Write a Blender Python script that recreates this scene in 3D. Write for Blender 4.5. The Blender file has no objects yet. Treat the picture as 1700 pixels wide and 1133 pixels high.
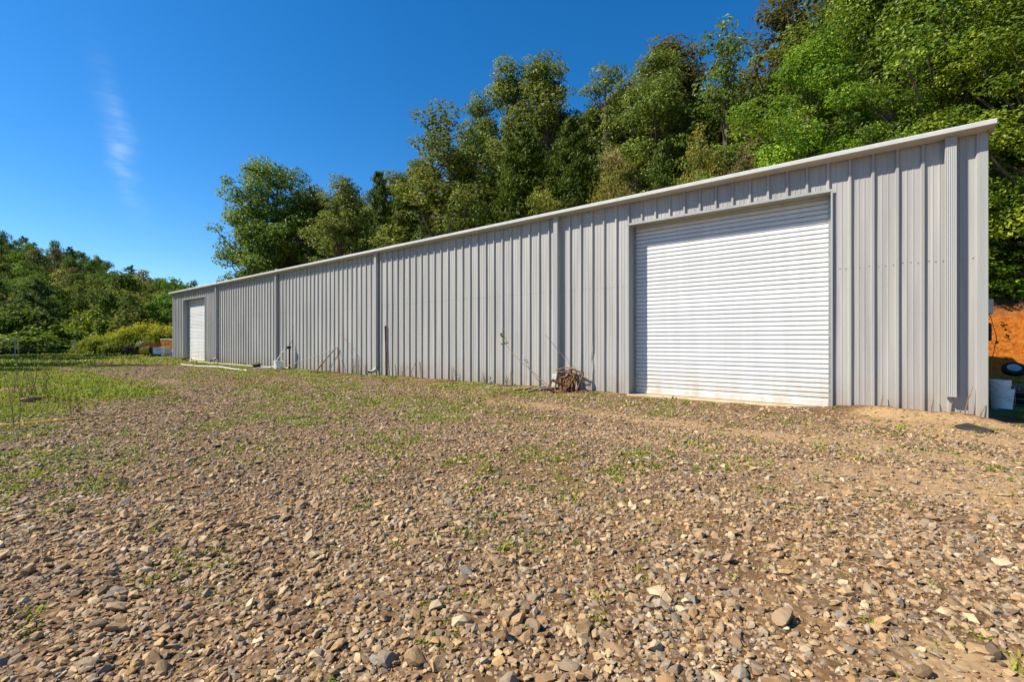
import bpy, bmesh, math, random
import numpy as np
from mathutils import Vector, Matrix, Euler

R = math.radians
PI = math.pi
scene = bpy.context.scene
COL = scene.collection

# ------------------------------------------------------------------ camera
CAM = Vector((0.0, -9.58, 1.2))          # the long wall lies on y = 0
YAW = math.atan2(0.6225, 0.7826)
cd = bpy.data.cameras.new('camera')
cd.lens = 16.0
cd.sensor_width = 36.0
cd.clip_start = 0.05
cd.clip_end = 3000
cam = bpy.data.objects.new('camera', cd)
cam.location = CAM
cam.rotation_euler = (R(90), 0, YAW)
COL.objects.link(cam)
scene.camera = cam

# ------------------------------------------------------------------ sky, sun, exposure
SUN_EL, SUN_AZ = R(46), R(225)
world = bpy.data.worlds.new('World')
scene.world = world
world.use_nodes = True
wt = world.node_tree
wn, wl = wt.nodes, wt.links
bg = wn['Background']
sky = wn.new('ShaderNodeTexSky')
sky.sky_type = 'NISHITA'
sky.sun_disc = False
sky.sun_elevation = SUN_EL
sky.sun_rotation = SUN_AZ
sky.altitude = 600
sky.air_density = 1.0
sky.dust_density = 0.25
sky.ozone_density = 5.0
hs = wn.new('ShaderNodeHueSaturation')
hs.inputs['Saturation'].default_value = 1.31
hs.inputs['Value'].default_value = 1.0
wl.new(sky.outputs[0], hs.inputs['Color'])
# a thin wisp of cirrus standing in the sky over the far left hill
tc = wn.new('ShaderNodeTexCoord')
cdir = Vector((-0.933, 0.178, 0.312)).normalized()
cu = Vector((0.178, 0.933, 0)).normalized()
cv = cu.cross(cdir).normalized()
if cv.z < 0:
    cv = -cv
def wdot(v):
    n = wn.new('ShaderNodeVectorMath'); n.operation = 'DOT_PRODUCT'
    wl.new(tc.outputs['Generated'], n.inputs[0]); n.inputs[1].default_value = v
    return n.outputs['Value']
def wmath(op, a, b=None, clamp=False):
    n = wn.new('ShaderNodeMath'); n.operation = op; n.use_clamp = clamp
    for i, v in enumerate((a, b)):
        if v is None: continue
        if isinstance(v, (int, float)): n.inputs[i].default_value = v
        else: wl.new(v, n.inputs[i])
    return n.outputs[0]
du, dv, dw = wdot(cu), wdot(cv), wdot(cdir)
cmb = wn.new('ShaderNodeCombineXYZ')
wl.new(du, cmb.inputs[0]); wl.new(dv, cmb.inputs[1])
nz = wn.new('ShaderNodeTexNoise'); nz.inputs['Scale'].default_value = 9; nz.inputs['Detail'].default_value = 6
wl.new(cmb.outputs[0], nz.inputs['Vector'])
mpw = wn.new('ShaderNodeMapping'); mpw.inputs['Scale'].default_value = (14, 60, 1); mpw.inputs['Rotation'].default_value = (0, 0, R(14))
wl.new(cmb.outputs[0], mpw.inputs['Vector'])
nz2 = wn.new('ShaderNodeTexNoise'); nz2.inputs['Scale'].default_value = 1.0; nz2.inputs['Detail'].default_value = 5
wl.new(mpw.outputs[0], nz2.inputs['Vector'])
wob = wmath('MULTIPLY', wmath('SUBTRACT', nz.outputs['Fac'], 0.5), 0.055)
uu = wmath('ADD', wmath('ADD', du, wmath('MULTIPLY', dv, 0.22)), wob)
ga = wmath('POWER', wmath('DIVIDE', uu, 0.015), 2)
gb = wmath('POWER', wmath('DIVIDE', dv, 0.080), 2)
g = wmath('POWER', 2.718, wmath('MULTIPLY', wmath('ADD', ga, gb), -1))
g = wmath('MULTIPLY', g, wmath('GREATER_THAN', dw, 0.0))
wis = wmath('MULTIPLY', wmath('SUBTRACT', nz2.outputs['Fac'], 0.28), 0.58, True)
fac = wmath('MULTIPLY', g, wis, True)
mixc = wn.new('ShaderNodeMixRGB')
mixc.inputs['Color2'].default_value = (6.2, 7.0, 8.2, 1)
wl.new(fac, mixc.inputs['Fac']); wl.new(hs.outputs[0], mixc.inputs['Color1'])
wl.new(mixc.outputs[0], bg.inputs['Color'])
bg.inputs['Strength'].default_value = 0.098

sd = bpy.data.lights.new('sun', 'SUN')
sd.energy = 5.0
sd.angle = R(0.53)
sd.color = (1.0, 0.92, 0.79)
sun = bpy.data.objects.new('sun', sd)
to_sun = Vector((math.sin(SUN_AZ) * math.cos(SUN_EL), math.cos(SUN_AZ) * math.cos(SUN_EL), math.sin(SUN_EL)))
sun.rotation_euler = to_sun.to_track_quat('Z', 'Y').to_euler()
sun.location = to_sun * 60
COL.objects.link(sun)
scene.view_settings.view_transform = 'Standard'
scene.view_settings.look = 'None'
scene.view_settings.gamma = 1
scene.view_settings.exposure = 0.82
scene.view_settings.use_curve_mapping = False
scene.cycles.max_bounces = 6
scene.cycles.transparent_max_bounces = 6
scene.cycles.use_denoising = True

# ------------------------------------------------------------------ helpers
def wall_x(px):
    """x on the wall plane that the photograph shows at column px"""
    return 12.045 - 18681.0 / (px + 100.0)

def at(px, y):
    """world x of column px at world depth y"""
    return (y + 9.58) * (1.2573 - 1950.5 / (px + 100.0))

def depth(x, y):
    return -0.6225 * x + 0.7826 * (y + 9.58)

def ground_at(px, py, z=0.0):
    Z = 755.6 * (1.2 - z) / (py - 567.0)
    X = (px - 850.0) * Z / 755.6
    return (X * 0.7826 - Z * 0.6225, X * 0.6225 + Z * 0.7826 - 9.58)

def tag(o, label=None, cat=None, group=None, kind=None):
    if label: o['label'] = label
    if cat: o['category'] = cat
    if group: o['group'] = group
    if kind: o['kind'] = kind
    return o

def empty(name, loc=(0, 0, 0), rz=0.0):
    o = bpy.data.objects.new(name, None)
    o.empty_display_size = 0.2
    o.location = loc
    o.rotation_euler = (0, 0, rz)
    COL.objects.link(o)
    return o

def link_mesh(name, me, parent=None, loc=None, rot=None, scale=None):
    o = bpy.data.objects.new(name, me)
    if parent: o.parent = parent
    if loc is not None: o.location = loc
    if rot is not None: o.rotation_euler = rot
    if scale is not None: o.scale = scale
    COL.objects.link(o)
    return o

def np_mesh(name, V, F, mats, smooth=False, tint=None, mat_idx=None):
    """V (n,3); F (m,k) equal sized faces"""
    me = bpy.data.meshes.new(name)
    V = np.asarray(V, np.float32); F = np.asarray(F, np.int32)
    me.vertices.add(len(V)); me.vertices.foreach_set('co', V.ravel())
    k = F.shape[1]
    me.loops.add(F.size); me.loops.foreach_set('vertex_index', F.ravel())
    me.polygons.add(len(F))
    me.polygons.foreach_set('loop_start', np.arange(0, F.size, k, dtype=np.int32))
    try:
        me.polygons.foreach_set('loop_total', np.full(len(F), k, np.int32))
    except Exception:
        pass
    for m in (mats if isinstance(mats, (list, tuple)) else [mats]): me.materials.append(m)
    if mat_idx is not None: me.polygons.foreach_set('material_index', np.asarray(mat_idx, np.int32))
    me.polygons.foreach_set('use_smooth', np.full(len(F), smooth, bool))
    if tint is not None:
        a = me.attributes.new('tint', 'FLOAT', 'POINT')
        a.data.foreach_set('value', np.asarray(tint, np.float32))
    me.update(calc_edges=True)
    me.validate()
    return me

class MB:
    """collects shapes, then links them as ONE mesh"""
    def __init__(s): s.v, s.f, s.m = [], [], []
    def add(s, V, F, mi=0):
        b = len(s.v)
        s.v += [tuple(p) for p in V]
        s.f += [tuple(i + b for i in f) for f in F]
        s.m += [mi] * len(F)
        return s
    def box(s, lo, hi, mi=0, M=None):
        x0, y0, z0 = lo; x1, y1, z1 = hi
        V = [(x0,y0,z0),(x1,y0,z0),(x1,y1,z0),(x0,y1,z0),(x0,y0,z1),(x1,y0,z1),(x1,y1,z1),(x0,y1,z1)]
        if M is not None: V = [M @ Vector(p) for p in V]
        return s.add(V, [(3,2,1,0),(4,5,6,7),(0,1,5,4),(1,2,6,5),(2,3,7,6),(3,0,4,7)], mi)
    def bar(s, a, b, w, h, mi=0, roll=0.0):
        a, b = Vector(a), Vector(b)
        d = b - a
        q = d.to_track_quat('X', 'Z').to_matrix().to_4x4()
        M = Matrix.Translation(a) @ q @ Matrix.Rotation(roll, 4, 'X')
        return s.box((0, -w/2, -h/2), (d.length, w/2, h/2), mi, M)
    def tube(s, pts, r, n=8, mi=0, caps=True):
        pts = [Vector(p) for p in pts]
        rs = r if isinstance(r, (list, tuple)) else [r] * len(pts)
        V, F = [], []
        up = Vector((0, 0, 1))
        for i, p in enumerate(pts):
            d = (pts[min(i+1, len(pts)-1)] - pts[max(i-1, 0)]).normalized()
            a = d.cross(up)
            if a.length < 0.05: a = d.cross(Vector((1, 0, 0)))
            a.normalize(); c = a.cross(d).normalized()
            for k in range(n):
                t = 2 * PI * k / n
                V.append(p + (a * math.cos(t) + c * math.sin(t)) * rs[i])
        for i in range(len(pts) - 1):
            for k in range(n):
                F.append((i*n+k, i*n+(k+1) % n, (i+1)*n+(k+1) % n, (i+1)*n+k))
        if caps:
            F.append(tuple(range(n))[::-1]); F.append(tuple(range((len(pts)-1)*n, len(pts)*n)))
        return s.add(V, F, mi)
    def lathe(s, prof, n=24, c=(0, 0, 0), mi=0):
        V, F = [], []
        for (r, z) in prof:
            for k in range(n):
                t = 2 * PI * k / n
                V.append((c[0] + r*math.cos(t), c[1] + r*math.sin(t), c[2] + z))
        for i in range(len(prof) - 1):
            for k in range(n):
                F.append((i*n+k, i*n+(k+1) % n, (i+1)*n+(k+1) % n, (i+1)*n+k))
        return s.add(V, F, mi)
    def mesh(s, name, mats, smooth=False, bevel=0.0):
        me = bpy.data.meshes.new(name)
        me.from_pydata(s.v, [], s.f)
        for m in (mats if isinstance(mats, (list, tuple)) else [mats]): me.materials.append(m)
        for p, i in zip(me.polygons, s.m): p.material_index = i
        bm = bmesh.new(); bm.from_mesh(me)
        bmesh.ops.recalc_face_normals(bm, faces=bm.faces)
        if bevel:
            es = [e for e in bm.edges if len(e.link_faces) == 2 and e.calc_face_angle(0) > 0.6]
            bmesh.ops.bevel(bm, geom=es, offset=bevel, segments=1, affect='EDGES')
        if smooth:
            for f in bm.faces: f.smooth = True
            for e in bm.edges:
                if len(e.link_faces) == 2 and e.calc_face_angle(0) > R(38): e.smooth = False
        bm.to_mesh(me); bm.free()
        return me
    def build(s, name, mats, parent=None, loc=None, rot=None, smooth=False, bevel=0.0):
        return link_mesh(name, s.mesh(name, mats, smooth, bevel), parent, loc, rot)

# ---- value noise (numpy)
def vnoise(x, y, seed=0):
    x = np.asarray(x, float); y = np.asarray(y, float)
    xi = np.floor(x).astype(np.int64); yi = np.floor(y).astype(np.int64)
    xf = x - xi; yf = y - yi
    def h(a, b):
        n = (a * 374761393 + b * 668265263 + seed * 1442695041) & 0xffffffff
        n = ((n ^ (n >> 13)) * 1274126177) & 0xffffffff
        n = n ^ (n >> 16)
        return (n & 0xffff) / 65535.0
    u = xf*xf*(3-2*xf); v = yf*yf*(3-2*yf)
    return (h(xi,yi)*(1-u)+h(xi+1,yi)*u)*(1-v) + (h(xi,yi+1)*(1-u)+h(xi+1,yi+1)*u)*v

def fbm(x, y, seed=0, o=4):
    s, a, t = 0.0, 0.5, 0.0
    for i in range(o):
        s = s + a * vnoise(x * 2**i, y * 2**i, seed + i * 17); t += a; a *= 0.5
    return s / t

def sstep(a, b, x):
    t = np.clip((np.asarray(x, float) - a) / (b - a), 0, 1)
    return t*t*(3-2*t)

# ------------------------------------------------------------------ materials
class NT:
    def __init__(s, name, rough=0.7, spec=0.3):
        s.m = bpy.data.materials.new(name); s.m.use_nodes = True
        s.n, s.l = s.m.node_tree.nodes, s.m.node_tree.links
        s.b = s.n['Principled BSDF']
        s.b.inputs['Roughness'].default_value = rough
        s.b.inputs['Specular IOR Level'].default_value = spec
        s.tc = None
    def co(s, k='Object'):
        if s.tc is None: s.tc = s.n.new('ShaderNodeTexCoord')
        return s.tc.outputs[k]
    def pos(s):
        return s.n.new('ShaderNodeNewGeometry').outputs['Position']
    def val(s, sock, v):
        if isinstance(v, (int, float)): sock.default_value = v
        elif isinstance(v, (tuple, list)): sock.default_value = tuple(v) + ((1,) if len(v) == 3 and len(sock.default_value) == 4 else ())
        else: s.l.new(v, sock)
    def noise(s, scale, detail=4, vec=None, rough=0.55, dist=0.0):
        n = s.n.new('ShaderNodeTexNoise')
        n.inputs['Scale'].default_value = scale; n.inputs['Detail'].default_value = detail
        n.inputs['Roughness'].default_value = rough; n.inputs['Distortion'].default_value = dist
        s.l.new(vec if vec is not None else s.co(), n.inputs['Vector'])
        return n.outputs['Fac']
    def voro(s, scale, vec=None, out='Color', feat='F1'):
        n = s.n.new('ShaderNodeTexVoronoi'); n.feature = feat
        n.inputs['Scale'].default_value = scale
        s.l.new(vec if vec is not None else s.co(), n.inputs['Vector'])
        return n.outputs[out]
    def map(s, vec, scale=(1,1,1), rot=(0,0,0)):
        n = s.n.new('ShaderNodeMapping'); n.inputs['Scale'].default_value = scale; n.inputs['Rotation'].default_value = rot
        s.l.new(vec, n.inputs['Vector']); return n.outputs[0]
    def ramp(s, fac, stops, interp='LINEAR'):
        n = s.n.new('ShaderNodeValToRGB'); n.color_ramp.interpolation = interp
        e = n.color_ramp.elements
        while len(e) < len(stops): e.new(0.5)
        for el, (p, c) in zip(e, stops):
            el.position = p
            el.color = (c, c, c, 1) if isinstance(c, (int, float)) else tuple(c) + (1,)
        s.l.new(fac, n.inputs['Fac']); return n.outputs['Color']
    def mix(s, fac, a, b, mode='MIX'):
        n = s.n.new('ShaderNodeMixRGB'); n.blend_type = mode
        s.val(n.inputs['Fac'], fac); s.val(n.inputs['Color1'], a); s.val(n.inputs['Color2'], b)
        return n.outputs['Color']
    def math(s, op, a, b=0.0, clamp=False):
        n = s.n.new('ShaderNodeMath'); n.operation = op; n.use_clamp = clamp
        s.val(n.inputs[0], a); s.val(n.inputs[1], b); return n.outputs[0]
    def attr(s, name, out='Fac'):
        n = s.n.new('ShaderNodeAttribute'); n.attribute_name = name; return n.outputs[out]
    def rnd(s):
        return s.n.new('ShaderNodeObjectInfo').outputs['Random']
    def sep(s, vec):
        n = s.n.new('ShaderNodeSeparateXYZ'); s.l.new(vec, n.inputs[0]); return n.outputs
    def color(s, c): s.val(s.b.inputs['Base Color'], c); return s
    def rough(s, v): s.val(s.b.inputs['Roughness'], v); return s
    def bump(s, h, strength=0.3, dist=0.01):
        n = s.n.new('ShaderNodeBump'); n.inputs['Strength'].default_value = strength; n.inputs['Distance'].default_value = dist
        s.l.new(h, n.inputs['Height']); s.l.new(n.outputs[0], s.b.inputs['Normal']); return s

def plain(name, c, rough=0.6, var=0.25, scale=8, spec=0.3, metal=0.0):
    t = NT(name, rough, spec)
    n = t.noise(scale, 5)
    d = tuple(x * (1 - var) for x in c); l = tuple(min(1, x * (1 + var)) for x in c)
    t.color(t.ramp(n, [(0.3, d), (0.7, l)]))
    t.b.inputs['Metallic'].default_value = metal
    return t.m

def painted_metal(name, c, soil=(0.30, 0.20, 0.12), soil_h=0.55, soil_amt=0.75, rough=0.42, streak=0.10):
    t = NT(name, rough, 0.4)
    p = t.pos(); z = t.sep(p)[2]
    # washed down streaks, chalking and a splash zone of soil above the ground
    st = t.noise(1.0, 5, t.map(p, (9, 9, 0.35)))
    bl = t.noise(0.9, 3, p)
    base = t.mix(t.ramp(st, [(0.38, 0.0), (0.72, 1.0)]), tuple(x * (1 - streak) for x in c), tuple(min(1, x * (1 + streak * 0.6)) for x in c))
    base = t.mix(t.math('MULTIPLY', bl, 0.25), base, tuple(x * y for x, y in zip(c, (0.95, 0.98, 1.0))))
    rv = t.ramp(t.rnd(), [(0.0, 0.91), (1.0, 1.04)])
    base = t.mix(1.0, base, rv, 'MULTIPLY')
    sn = t.noise(1.0, 6, t.map(p, (5, 5, 2.0)), 0.65)
    hgt = t.math('SUBTRACT', 1.0, t.math('DIVIDE', z, soil_h), True)
    so = t.math('MULTIPLY', t.math('POWER', hgt, 1.6), t.ramp(sn, [(0.32, 0.0), (0.66, 1.0)]), True)
    so = t.math('MULTIPLY', so, soil_amt, True)
    t.color(t.mix(so, base, soil))
    t.rough(t.ramp(st, [(0.3, rough - 0.06), (0.7, rough + 0.14)]))
    return t.m

M = {}
M['wall'] = painted_metal('wall_sheet_paint', (0.372, 0.359, 0.335), soil=(0.27, 0.185, 0.115), soil_h=0.75, soil_amt=0.85, streak=0.17)
M['trim'] = painted_metal('trim_paint', (0.33, 0.335, 0.31), soil_h=0.7)
M['gutter'] = painted_metal('gutter_paint', (0.50, 0.495, 0.47), streak=0.06)
M['spout'] = painted_metal('downspout_paint', (0.375, 0.37, 0.35), soil_h=0.3)
M['door'] = painted_metal('curtain_paint', (0.645, 0.65, 0.645), soil=(0.44, 0.33, 0.18), soil_h=0.9, soil_amt=0.7, streak=0.07, rough=0.38)
M['roof'] = plain('roof_sheet', (0.30, 0.26, 0.22), 0.6, 0.2, 2)
M['screw'] = plain('screw_head', (0.16, 0.15, 0.14), 0.5, 0.2, 30, metal=0.3)
M['dark'] = plain('dark_handle_and_hollow', (0.02, 0.02, 0.02), 0.7)  # box handles, and the painted shade inside the elbow mouths
M['steel'] = plain('galvanised', (0.35, 0.35, 0.34), 0.45, 0.2, 20, metal=0.7)
t = NT('concrete_sill', 0.9, 0.2)
t.color(t.ramp(t.noise(4, 6), [(0.3, (0.36, 0.24, 0.13)), (0.7, (0.50, 0.41, 0.29))])).bump(t.noise(60, 3), 0.3, 0.004); M['concrete'] = t.m
t = NT('rust', 0.9, 0.2)
t.color(t.ramp(t.noise(14, 6), [(0.3, (0.030, 0.016, 0.010)), (0.5, (0.11, 0.050, 0.022)), (0.75, (0.30, 0.17, 0.085))])).bump(t.noise(70, 3), 0.4, 0.004); M['rust'] = t.m
t = NT('old_wood', 0.9, 0.15)
t.color(t.ramp(t.noise(1, 6, t.map(t.co(), (3, 40, 40))), [(0.3, (0.14, 0.085, 0.045)), (0.7, (0.40, 0.29, 0.17))])); M['wood'] = t.m
t = NT('grey_wood', 0.9, 0.15)
t.color(t.ramp(t.noise(1, 6, t.map(t.co(), (3, 40, 40))), [(0.3, (0.06, 0.05, 0.042)), (0.7, (0.20, 0.175, 0.15))])); M['greywood'] = t.m
M['white_plastic'] = plain('white_plastic', (0.74, 0.74, 0.70), 0.4, 0.1, 5)
M['blue'] = plain('blue_plastic', (0.015, 0.035, 0.30), 0.4, 0.3, 6)
M['orange'] = plain('orange_paint', (0.55, 0.20, 0.03), 0.6, 0.3, 5)
M['yellow'] = plain('yellow_plastic', (0.75, 0.42, 0.02), 0.45, 0.15, 5)
M['teal'] = plain('teal_paint', (0.05, 0.16, 0.15), 0.6, 0.3, 5)
M['black'] = plain('black_rubber', (0.012, 0.012, 0.014), 0.6, 0.3, 10)
M['brown'] = plain('brown_clay', (0.10, 0.035, 0.02), 0.8, 0.4, 8)
M['twig'] = plain('dry_twig', (0.20, 0.13, 0.075), 0.9, 0.4, 12)
M['rim'] = plain('pale_rim', (0.38, 0.40, 0.44), 0.35, 0.15, 8, metal=0.2)
M['slate'] = plain('slate_slab', (0.028, 0.025, 0.022), 0.7, 0.4, 9)
M['ink'] = plain('dark_print', (0.05, 0.05, 0.07), 0.6, 0.1)

def leaf_mat(name, dark, mid, light, rough=0.5, trans=0.30, hue=0.03, brown=None, spec=0.25):
    t = NT(name, rough, spec)
    tint = t.attr('tint')
    c = t.ramp(tint, [(0.0, dark), (0.5, mid), (1.0, light)])
    if brown:
        c = t.mix(t.ramp(t.noise(0.55, 3), [(0.50, 0.0), (0.66, 0.75)]), c, brown)
    h = t.n.new('ShaderNodeHueSaturation')
    r = t.rnd()
    t.val(h.inputs['Hue'], t.math('ADD', t.math('MULTIPLY', r, 2 * hue), 0.5 - hue))
    t.val(h.inputs['Value'], t.math('ADD', t.math('MULTIPLY', r, 0.35), 0.82))
    t.l.new(c, h.inputs['Color'])
    t.color(h.outputs[0])
    tr = t.n.new('ShaderNodeBsdfTranslucent')
    t.l.new(t.mix(0.5, h.outputs[0], tuple(min(1, x * 1.6) for x in light)), tr.inputs['Color'])
    mx = t.n.new('ShaderNodeMixShader'); mx.inputs[0].default_value = trans
    t.l.new(t.b.outputs[0], mx.inputs[1]); t.l.new(tr.outputs[0], mx.inputs[2])
    t.l.new(mx.outputs[0], t.n['Material Output'].inputs[0])
    return t.m

M['leaf_mid'] = leaf_mat('leaf_mid', (0.020, 0.054, 0.003), (0.088, 0.152, 0.007), (0.27, 0.34, 0.025), trans=0.25, hue=0.02)
M['leaf_far_olive'] = leaf_mat('leaf_far_olive', (0.030, 0.055, 0.008), (0.095, 0.125, 0.017), (0.19, 0.21, 0.035), rough=0.7, hue=0.03, spec=0.1)
M['leaf_far_light'] = leaf_mat('leaf_far_light', (0.035, 0.080, 0.006), (0.105, 0.175, 0.012), (0.22, 0.29, 0.03), rough=0.7, hue=0.03, spec=0.1)
M['leaf_oak'] = leaf_mat('leaf_oak', (0.028, 0.056, 0.006), (0.112, 0.155, 0.013), (0.29, 0.315, 0.05), trans=0.25, hue=0.02)
M['leaf_brownish'] = leaf_mat('leaf_brownish', (0.045, 0.050, 0.008), (0.125, 0.122, 0.022), (0.25, 0.21, 0.06), trans=0.22, spec=0.12)
M['leaf_bright'] = leaf_mat('leaf_bright', (0.032, 0.075, 0.003), (0.125, 0.210, 0.007), (0.35, 0.42, 0.022), trans=0.28, hue=0.02)
M['leaf_yellow'] = leaf_mat('leaf_yellow', (0.065, 0.080, 0.007), (0.19, 0.20, 0.020), (0.40, 0.35, 0.06), hue=0.02, spec=0.15)
M['leaf_tan'] = leaf_mat('leaf_tan', (0.09, 0.08, 0.015), (0.22, 0.17, 0.045), (0.36, 0.27, 0.10), hue=0.015)
M['leaf_cedar'] = leaf_mat('leaf_cedar', (0.022, 0.050, 0.004), (0.080, 0.130, 0.010), (0.15, 0.20, 0.022), trans=0.2, hue=0.01, spec=0.15)
M['leaf_far'] = leaf_mat('leaf_far', (0.026, 0.060, 0.008), (0.078, 0.128, 0.015), (0.17, 0.22, 0.033), rough=0.7, hue=0.03, spec=0.1)
M['leaf_pine'] = leaf_mat('leaf_pine', (0.030, 0.070, 0.020), (0.080, 0.135, 0.036), (0.15, 0.20, 0.06), rough=0.7, trans=0.2, spec=0.1)
M['leaf_vine'] = leaf_mat('leaf_vine', (0.032, 0.080, 0.004), (0.105, 0.185, 0.008), (0.25, 0.32, 0.025), trans=0.25, hue=0.02, spec=0.12)
M['leaf_gold'] = leaf_mat('leaf_gold', (0.040, 0.085, 0.006), (0.120, 0.190, 0.012), (0.46, 0.40, 0.02), hue=0.01, spec=0.12)
M['grass'] = leaf_mat('grass', (0.070, 0.115, 0.008), (0.150, 0.215, 0.014), (0.34, 0.35, 0.05), rough=0.6, trans=0.3, hue=0.0, spec=0.12)
t = NT('bark', 0.95, 0.1)
t.color(t.ramp(t.noise(1, 6, t.map(t.co(), (6, 6, 1.2))), [(0.3, (0.055, 0.040, 0.030)), (0.7, (0.17, 0.135, 0.105))])); M['bark'] = t.m

def stone_mat(name, use_attr):
    t = NT(name, 0.85, 0.25)
    r = t.attr('tint') if use_attr else t.rnd()
    c = t.ramp(r, [(0.0, (0.13, 0.095, 0.062)), (0.14, (0.31, 0.195, 0.098)), (0.28, (0.23, 0.18, 0.13)), (0.42, (0.44, 0.295, 0.145)),
                   (0.55, (0.32, 0.19, 0.085)), (0.66, (0.37, 0.285, 0.18)), (0.76, (0.20, 0.175, 0.145)), (0.86, (0.48, 0.30, 0.125)), (0.95, (0.54, 0.42, 0.26)), (1.0, (0.24, 0.21, 0.17))])
    n = t.noise(45, 5)
    c = t.mix(0.8, c, t.ramp(n, [(0.25, 0.62), (0.75, 1.18)]), 'MULTIPLY')
    c = t.mix(t.ramp(t.noise(11, 3), [(0.45, 0.0), (0.7, 0.55)]), c, (0.23, 0.125, 0.052))
    t.color(c).bump(t.noise(120, 4), 0.5, 0.004)
    return t.m
M['gravel'] = stone_mat('gravel_stone', True)
M['stone'] = stone_mat('loose_stone', False)

# ------------------------------------------------------------------ ground
def grass_left(x, y):
    """weedy grass beyond the gravel, on the side away from the shed"""
    wob = (fbm(x * 0.45, y * 0.45, 5) - 0.5) * 2.4
    a = sstep(0.0, 1.4, (-9.7 - (y + 9.0) * 1.07) - x + wob) * sstep(0.0, 1.0, -5.6 - y + wob * 0.6)
    b = sstep(-26.5, -32.0, x + wob)
    return np.maximum(a, b)

def grass_mask(x, y):
    g = grass_left(x, y) * (0.22 + 0.95 * sstep(0.42, 0.60, fbm(x * 0.6, y * 0.6, 9)))
    wob = (fbm(x * 0.8, y * 0.8, 3) - 0.5)
    strip = sstep(-1.9, -0.5, y + wob * 1.6) * sstep(-3.9, -5.3, x) * (0.35 + 0.9 * sstep(0.42, 0.6, fbm(x * 0.9, y * 0.9, 21)))
    strip2 = 0.55 * sstep(-1.0, -0.5, y + wob * 1.2) * sstep(-4.9, -3.2, x) * sstep(-1.5, -3.0, x)
    mid = 0.80 * sstep(1.6, 4.0, depth(x, y)) * sstep(0.46, 0.66, fbm(x * 0.55, y * 0.8, 33)) * sstep(1.5, -4.0, x) * sstep(-0.4, -1.5, y)
    few = (0.26 + 0.24 * sstep(-0.5, -3.0, x)) * sstep(0.40, 0.64, fbm(x * 1.7, y * 1.7, 41))
    back = sstep(0.6, 1.4, y) * 0.9
    return np.clip(np.maximum.reduce([g, strip, strip2, mid, few, back]), 0, 1)

def sand_mask(x, y):
    wob = (fbm(x * 0.5, y * 0.5, 55) - 0.5)
    track = np.exp(-((y + 2.75 + 0.10 * (x + 2) + wob * 0.7) / 0.42) ** 2) * sstep(-9.0, -4.5, x)
    track2 = 0.75 * np.exp(-((y + 4.15 + 0.16 * (x + 2) + wob * 0.9) / 0.40) ** 2) * sstep(-5.5, -2.0, x)
    right = 0.80 * sstep(-1.6, 0.6, x + wob * 2.2) * sstep(0.42, 0.60, fbm(x * 1.1, y * 1.1, 61)) * sstep(-0.1, -1.0, y)
    heap = 0.8 * np.exp(-((y + 0.35) / 0.35) ** 2) * sstep(-0.7, 0.1, x)
    far = 0.6 * np.exp(-(((x + 16.5) / 2.2) ** 2 + ((y + 5.4) / 0.8) ** 2))
    return np.clip(np.maximum.reduce([track, track2, right, heap, far]), 0, 1)

def stone_mask(x, y):
    s = 0.92 + 0.4 * sstep(0.35, 0.6, fbm(x * 0.7, y * 0.7, 71))
    s = s * (1 - 0.55 * sand_mask(x, y)) * (1 - 0.93 * grass_left(x, y))
    s = s * (1 - 0.6 * sstep(-1.7, -0.3, y))
    s = s * (1 - 0.30 * sstep(-3.2, 0.0, x))
    bare = sstep(0.60, 0.72, fbm(x * 1.1 + 5, y * 1.1, 81))
    return np.clip(s * (1 - 0.4 * bare), 0, 1)

def gz(x, y):
    x = np.asarray(x, float); y = np.asarray(y, float)
    z = (fbm(x * 0.35, y * 0.35, 91, 3) - 0.5) * 0.07 + (fbm(x * 2.2, y * 2.2, 93, 2) - 0.5) * 0.03
    z = z * sstep(80, 30, np.abs(x)) * sstep(60, 20, np.abs(y))
    heap = 0.13 * np.exp(-((y + 0.05) / 0.30) ** 2) * np.exp(-((x - 0.35) / 0.85) ** 2) * (0.4 + 1.2 * fbm(x * 3, y * 3, 97, 2))
    heap = heap + 0.05 * np.exp(-((y + 0.02) / 0.16) ** 2) * fbm(x * 1.7, y * 1.7, 99, 2) * sstep(1.6, 1.3, x) * sstep(-37, -36, x) * sstep(0.3, 0.0, y) * np.where((x > -4.3) & (x < -.57), .2, 1)
    rut = -0.03 * np.exp(-((y + 2.75 + 0.10 * (x + 2)) / 0.35) ** 2) * sstep(-12, -5, x)
    return z + heap + rut - 0.01

def axis(lo, hi, a, b, fine, grow=1.28):
    c = list(np.arange(a, b + 1e-6, fine))
    d, p = fine, b
    while p < hi: d *= grow; p += d; c.append(p)
    d, p = fine, a
    while p > lo: d *= grow; p -= d; c.insert(0, p)
    return np.array(c)

xs = axis(-900, 700, -34.0, 4.0, 0.13)
ys = axis(-700, 900, -9.9, 2.5, 0.11)
GX, GY = np.meshgrid(xs, ys)
V = np.stack([GX.ravel(), GY.ravel(), gz(GX, GY).ravel()], 1)
nx, ny = len(xs), len(ys)
I, J = np.meshgrid(np.arange(nx - 1), np.arange(ny - 1))
b0 = (J * nx + I).ravel()
F = np.stack([b0, b0 + 1, b0 + nx + 1, b0 + nx], 1)

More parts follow.
